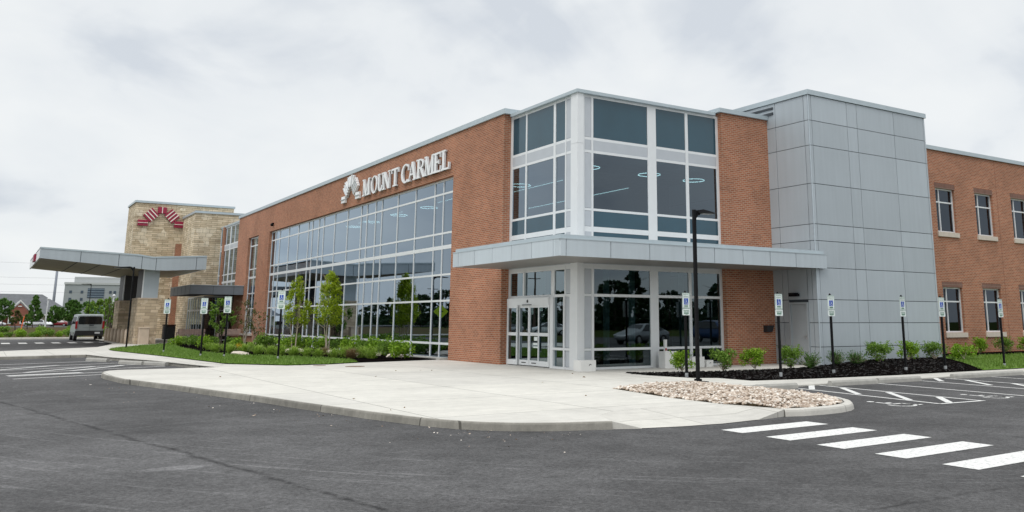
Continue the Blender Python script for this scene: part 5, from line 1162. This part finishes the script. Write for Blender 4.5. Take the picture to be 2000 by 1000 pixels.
g.box(-8.7, 257.3, 4.9, -7.8, 257.48, 5.15); g.box(-60, 260.4, 2.6, 5.4, 260.6, 2.95)
g.build('trim', M['far_white'], hall)
g = MB(); g.box(-30, 261.7, -.1, -10.3, 262, 2.4); g.box(-6.2, 261.7, -.1, -4.6, 262, 2.4); g.build('brick_wall', M['far_brick'], hall)
for x in (-12.4, -10.0, -7.3, -5.0, -3.2, -.8, 1.6):
    y = 257.45 if -10.3 < x < -6.2 else 261.6
    g = MB(); g.box(x - .6, y - .06, .4, x + .6, y, 2.3); wdo = g.build('window', M['far_white'], hall); g = MB(); g.box(x - .35, y - .09, .6, x + .35, y - .06, 2.1); g.build('pane', M['far_glass'], wdo)
# mid-rise
mid = thing('office_block', 'pale grey multi storey office block with dark window bands', 'building', (13.0, 444, -.2), R(-10))
g = MB(); g.box(0, 0, 0, 40, 26, 18.2); g.build('wall', M['far_conc'], mid)
g = MB(); g.box(3.4, 2, 18.2, 22, 20, 21.2); g.build('penthouse', M['far_conc2'], mid)
g = MB(); g.box(-.3, -.3, 17.6, 40, 0, 18.6); g.box(-.3, 0, 17.6, 0, 26, 18.6); g.build('parapet', M['far_conc2'], mid)
for z in (13.6, 10.3, 7.0, 3.7):
    for x in (2.0, 6.6, 18.2, 20.0):
        g = MB(); g.box(x, -.12, z, x + 1.1, -.005, z + 1.25); g.build('window', M['far_glass'], mid)
for z in (11.6, 5.2, .8):
    g = MB(); g.box(9.4, -.2, z, 16.2, -.005, z + 4.4); b_ = g.build('window_band', M['far_glass'], mid)
    g = MB()
    for k in range(4): g.box(9.42, -.26, z + .5 + k * 1.1, 16.18, -.2, z + .75 + k * 1.1)
    g.build('louvre', M['far_mullion'], b_)
g = MB(); g.box(23, -.4, 0, 29, -.005, 18); b_ = g.build('stair_glazing', M['far_glass'], mid)
g = MB()
for k in range(11): g.box(23.02, -.46, 1 + k * 1.55, 28.98, -.4, 1.5 + k * 1.55)
g.build('louvre', M['far_mullion'], b_)
g = MB(); g.tube((0, 0, 0), (0, 0, 18.5), .5, .38, 10); o = g.build('monopole', M['pole_grey'], None, True, (3.2, 330, -.3)); tag(o, 'tall grey tapered pole rising behind the drive canopy', 'pole')
for k, (z0, z1, yy) in enumerate(((15.4, 14.9, 300), (13.2, 12.9, 301), (11.0, 10.6, 302), (20.3, 19.4, 303))):
    g = MB(); prev = None
    for i in range(13):
        t = i / 12; p = (-70 + 110 * t, yy, z0 + (z1 - z0) * t - 2.0 * 4 * t * (1 - t) * .4)
        if prev: g.tube(prev, p, .026, .026, 4, False)
        prev = p
    tag(g.build('power_line', M['cable']), ['second', 'third', 'lowest', 'topmost'][k] + ' overhead cable crossing the sky at the left', 'cable', 'overhead cables at the left')
TG = 'trees beyond the drive'
def far_tree(label, loc, H, cr, seed, leaf='leaf_tree', stems=1, shape='round', n=90, per=44, size=.40, base=.25):
    return tree('street_tree', label, loc, TG, H, cr, leaf, 'bark_dark', seed, n, per, size, stems, base, shape, .1, .2)
far_tree('broad green tree at the left picture edge', (-12.3, 219, -.1), 6.3, 2.1, 71)
far_tree('tall pointed green tree right of the brick gable', (-7.4, 191, -.1), 6.4, 2.0, 72, shape='cone', base=.22)
far_tree('small bronze tree left of the orange stakes', (-11.75, 134, -.05), 2.9, .95, 73, 'leaf_olive', size=.25, n=34)
far_tree('small dark tree between the bronze tree and the brick gable', (-9.7, 150, -.05), 2.6, .8, 173, 'leaf_tree', size=.25, n=24)
far_tree('round green tree in front of the grey roof end', (-3.2, 200, -.1), 4.4, 1.9, 74)
far_tree('thin bare tree beside the red car', (-2.6, 96, -.05), 2.6, .7, 75, 'leaf_olive', 2, n=16, per=10, size=.15)
far_tree('dark green tree left of the van', (-1.8, 175, -.1), 5.2, 1.8, 76)
far_tree('dense tree behind the van roof', (1.6, 185, -.1), 4.9, 3.0, 77, n=60)
far_tree('pale green tree behind the van', (2.2, 165, -.1), 5.2, 2.6, 78, 'leaf_mid', n=60)
far_tree('broad tree right of the van roof', (3.0, 140, -.1), 5.0, 2.3, 79, 'leaf_mid', n=60)
far_tree('slim multi stemmed tree left of the stone pier', (-3.9, 92, -.05), 4.1, .75, 80, 'leaf_mid', 3, 'column', n=50, per=26, size=.17, base=.3)
far_tree('slim multi stemmed tree nearest the stone pier', (-3.1, 95, -.05), 3.7, .7, 81, 'leaf_mid', 3, 'column', n=44, per=26, size=.17, base=.3)
for i, (x, y, sc) in enumerate([(-15.2, 70, 1.0), (-14.4, 69.5, .8), (-13.8, 70.5, .9), (-12.9, 70, 1.2), (-12.0, 69.6, .8), (-11.5, 71, 1.1), (-10.8, 70, 1.2), (-10.0, 69.8, 1.0), (-9.0, 70.4, 1.3), (-8.2, 70, 1.0), (-6.9, 70, 1.1), (-6.0, 70, 1.0), (-5.2, 70.4, 1.1), (-12.6, 78, 1.3), (-10.6, 80, 1.4), (-8.6, 79, 1.3), (-13.8, 95, 1.5), (-10.2, 100, 1.5), (-6.8, 98, 1.6), (-4.6, 90, 1.4)]):
    put('F%d' % (i % 2), 'mound', 'leaf_bright' if i % 2 else 'leaf_mid', 'low roadside shrub in the planting strip past the drive', 'shrub', (x, y, -.05), 'low shrubs past the drive', sc * .85, 'shrub', 91 + i % 2)
for (x, y, h, lab) in ((-11.9, 106, 2.0, 'taller orange survey stake beyond the drive'), (-10.2, 84, .75, 'short orange survey stake beyond the drive')):
    g = MB(); g.cbox(-.05, -.03, 0, .05, .03, h, .01); o = g.build('survey_stake', M['orange'], None, False, (x, y, -.05)); o.rotation_euler = (0, .12, 0); tag(o, lab, 'stake', 'orange survey stakes')
# the far side of the lot, which the glass mirrors
WG = 'trees across the lot mirrored in the glass'
wt0 = tree('roadside_tree', 'dark broad tree across the lot mirrored in the ground floor glass', (62, -104, -.3), WG, 8.5, 4.2, 'leaf_woods', 'bark_dark', 101, 80, 40, .6, 1, .12, 'round', .2, .3)
wt1 = tree('roadside_tree', 'dark tall tree across the lot mirrored in the ground floor glass', (70, -108, -.3), WG, 10.5, 3.6, 'leaf_woods', 'bark_dark', 102, 80, 40, .6, 1, .12, 'cone', .2, .3)
places = [(53, -100), (58, -112), (77, -104), (83, -110), (89, -103), (95, -108), (101, -104), (108, -108), (47, -108), (114, -104), (40, -104), (66, -116), (92, -118)]
places += [(-62, 98), (-66, 112), (-60, 122), (-70, 135), (-66, 150), (-74, 160), (-80, 176), (-78, 190), (-84, 206), (-88, 224), (-92, 240), (-96, 258), (-72, 90), (-58, 84), (-64, 76), (-100, 280), (-104, 300), (-58, 66)]
places += [(120, -110), (126, -100), (132, -95), (138, -90), (30, -106), (20, -108), (10, -104), (-5, -106), (-20, -104)]
for i, (x, y) in enumerate(places):
    k = rng.uniform(.55, .95) if x < 0 and y > 0 else rng.uniform(.75, 1.15)
    dup(wt0 if i % 3 else wt1, (x, y, -.3), rng.uniform(0, 6.28), 'dark roadside tree across the lot mirrored in the glass', (k * 1.1, k * 1.1, k))
rg = random.Random(77); g = MB()
def wood_band(pts, n, h):
    for _ in range(n):
        i = rg.randrange(len(pts) - 1); t = rg.random(); x = pts[i][0] * (1 - t) + pts[i + 1][0] * t + rg.gauss(0, 2.5); y = pts[i][1] * (1 - t) + pts[i + 1][1] * t + rg.gauss(0, 2.5)
        top = h * (.75 + .25 * math.sin(x * .31 + y * .17) * math.cos(x * .13 - y * .23)); g.leaf((x, y, rg.uniform(-.3, top)), rg.uniform(.9, 1.7), rg, .7)
wood_band([(-40, -112), (20, -114), (60, -116), (110, -114), (160, -100)], 7000, 5.6)
wood_band([(-66, 40), (-72, 80), (-78, 130), (-92, 200), (-112, 300), (-130, 420)], 8000, 3.8)
struct(g, 'far_woods', M['leaf_woods'], kind='stuff', label='dark thicket under the roadside trees across the lot')
def upole(label, loc):
    t = thing('utility_pole', label, 'pole', loc, .5); g = MB(); g.tube((0, 0, 0), (0, 0, 10), .16, .11, 8); g.build('mast', M['wood_pole'], t)
    g = MB(); g.box(-1.2, -.06, 9.0, 1.2, .06, 9.15); g.box(-.9, -.06, 7.9, .9, .06, 8.02); g.build('crossarm', M['wood_pole'], t)
upole('timber utility pole mirrored above the entrance doors', (-52, 90, -.3)); upole('timber utility pole mirrored in the long window', (-72, 170, -.3))
t = thing('warning_sign', 'fluorescent yellow green diamond warning sign mirrored in the long window', 'sign', (-16.4, 45.2, -.12), R(-155))
g = MB(); g.cbox(-.04, -.04, 0, .04, .04, 2.9, .005); g.build('post', M['galv'], t)
g = MB(); g.add([(0, .06, 1.75), (.62, .06, 2.37), (0, .06, 2.99), (-.62, .06, 2.37), (0, .045, 1.75), (.62, .045, 2.37), (0, .045, 2.99), (-.62, .045, 2.37)], [(0, 1, 2, 3), (7, 6, 5, 4), (0, 4, 5, 1), (1, 5, 6, 2), (2, 6, 7, 3), (3, 7, 4, 0)]); g.build('sign_panel', M['sign_lime'], t)
g = MB(); g.box(-.06, .062, 2.1, .06, .066, 2.5); g.box(-.2, .062, 2.34, .2, .066, 2.42); g.tube((0, .062, 2.62), (0, .066, 2.62), .09, n=12); g.build('walking_symbol', M['black'], t)

# ================================================================== SKY, SUN, CAMERA
W = bpy.data.worlds.new('World'); S.world = W; W.use_nodes = True
nt = W.node_tree; N = nt.nodes; L = nt.links; bg = N['Background']
SUN_EL, SUN_AZ = 54, 236          # azimuth counted clockwise from +Y
sky = N.new('ShaderNodeTexSky'); sky.sky_type = 'NISHITA'; sky.sun_disc = False
sky.sun_elevation = R(SUN_EL); sky.sun_rotation = R(SUN_AZ)
tc = N.new('ShaderNodeTexCoord'); sx = N.new('ShaderNodeSeparateXYZ'); L.new(tc.outputs['Generated'], sx.inputs[0])
def mth(op, a, b=None, clamp=False):
    n = N.new('ShaderNodeMath'); n.operation = op; n.use_clamp = clamp
    for i, v in ((0, a), (1, b)):
        if v is None: continue
        if isinstance(v, (int, float)): n.inputs[i].default_value = v
        else: L.new(v, n.inputs[i])
    return n.outputs[0]
zc = mth('MAXIMUM', sx.outputs[2], 0.0); dn_ = mth('ADD', zc, .42)
cv = N.new('ShaderNodeCombineXYZ'); L.new(mth('DIVIDE', sx.outputs[0], dn_), cv.inputs[0]); L.new(mth('DIVIDE', sx.outputs[1], dn_), cv.inputs[1])
def nz(scale, detail, rough, dist, off):
    mp = N.new('ShaderNodeVectorMath'); mp.operation = 'ADD'; mp.inputs[1].default_value = off; L.new(cv.outputs[0], mp.inputs[0])
    n = N.new('ShaderNodeTexNoise'); n.inputs['Scale'].default_value = scale; n.inputs['Detail'].default_value = detail; n.inputs['Roughness'].default_value = rough; n.inputs['Distortion'].default_value = dist
    L.new(mp.outputs[0], n.inputs['Vector']); return n.outputs['Fac']
cl_ = mth('ADD', mth('MULTIPLY', nz(2.4, 5, .5, .5, (3.2, 1.7, 0)), .7), mth('MULTIPLY', nz(5.5, 5, .5, .3, (8, 2, 0)), .3))
rp = N.new('ShaderNodeValToRGB'); cr_ = rp.color_ramp
cr_.elements[0].position = .38; cr_.elements[0].color = (.690, .735, .790, 1)
cr_.elements[1].position = .60; cr_.elements[1].color = (.915, .938, .945, 1)
e = cr_.elements.new(.48); e.color = (.855, .886, .908, 1)
L.new(cl_, rp.inputs[0])
# an overcast dome is about twice as bright overhead as near the horizon
gr = N.new('ShaderNodeMapRange'); gr.interpolation_type = 'SMOOTHSTEP'; gr.inputs[1].default_value = .34; gr.inputs[2].default_value = .9; gr.inputs[3].default_value = 1.0; gr.inputs[4].default_value = 1.75
L.new(sx.outputs[2], gr.inputs[0])
cs = N.new('ShaderNodeVectorMath'); cs.operation = 'SCALE'; L.new(rp.outputs[0], cs.inputs[0]); L.new(mth('MULTIPLY', gr.outputs[0], 10.0), cs.inputs['Scale'])
mx = N.new('ShaderNodeMix'); mx.data_type = 'RGBA'; mx.inputs[0].default_value = .93
L.new(sky.outputs[0], mx.inputs[6]); L.new(cs.outputs[0], mx.inputs[7]); L.new(mx.outputs[2], bg.inputs['Color']); bg.inputs['Strength'].default_value = .1
sl_ = bpy.data.lights.new('sun', 'SUN'); sl_.energy = 1.25; sl_.angle = R(26); sl_.color = (1, .965, .92)
so = bpy.data.objects.new('sun', sl_); COL.objects.link(so)
az = R(SUN_AZ); el = R(SUN_EL); sv = Vector((math.sin(az) * math.cos(el), math.cos(az) * math.cos(el), math.sin(el)))
so.rotation_euler = (-sv).to_track_quat('-Z', 'Y').to_euler(); so.location = (-30, -40, 40)

cam = bpy.data.cameras.new('camera'); co = bpy.data.objects.new('camera', cam); COL.objects.link(co)
cam.sensor_width = 36; cam.lens = 36 * 1702.04 / 2000; cam.shift_x = (1000 - 1136.53) / 2000; cam.shift_y = (284.98 - 500) / 2000
cam.clip_start = .1; cam.clip_end = 3000
rx = Vector((0.83012046, -0.55758291, 0.00115337)); ry = -Vector((0.11028169, 0.16215725, -0.98058298)); rz_ = -Vector((0.54656928, 0.81412918, 0.19610124))
mt = Matrix((rx, ry, rz_)).transposed().to_4x4(); mt.translation = (-15.647, -23.538, 1.55); co.matrix_world = mt
S.camera = co
S.view_settings.view_transform = 'Standard'; S.view_settings.look = 'None'; S.view_settings.exposure = 0; S.view_settings.gamma = 1
S.cycles.max_bounces = 6; S.cycles.transparent_max_bounces = 8; S.cycles.diffuse_bounces = 3; S.cycles.glossy_bounces = 3
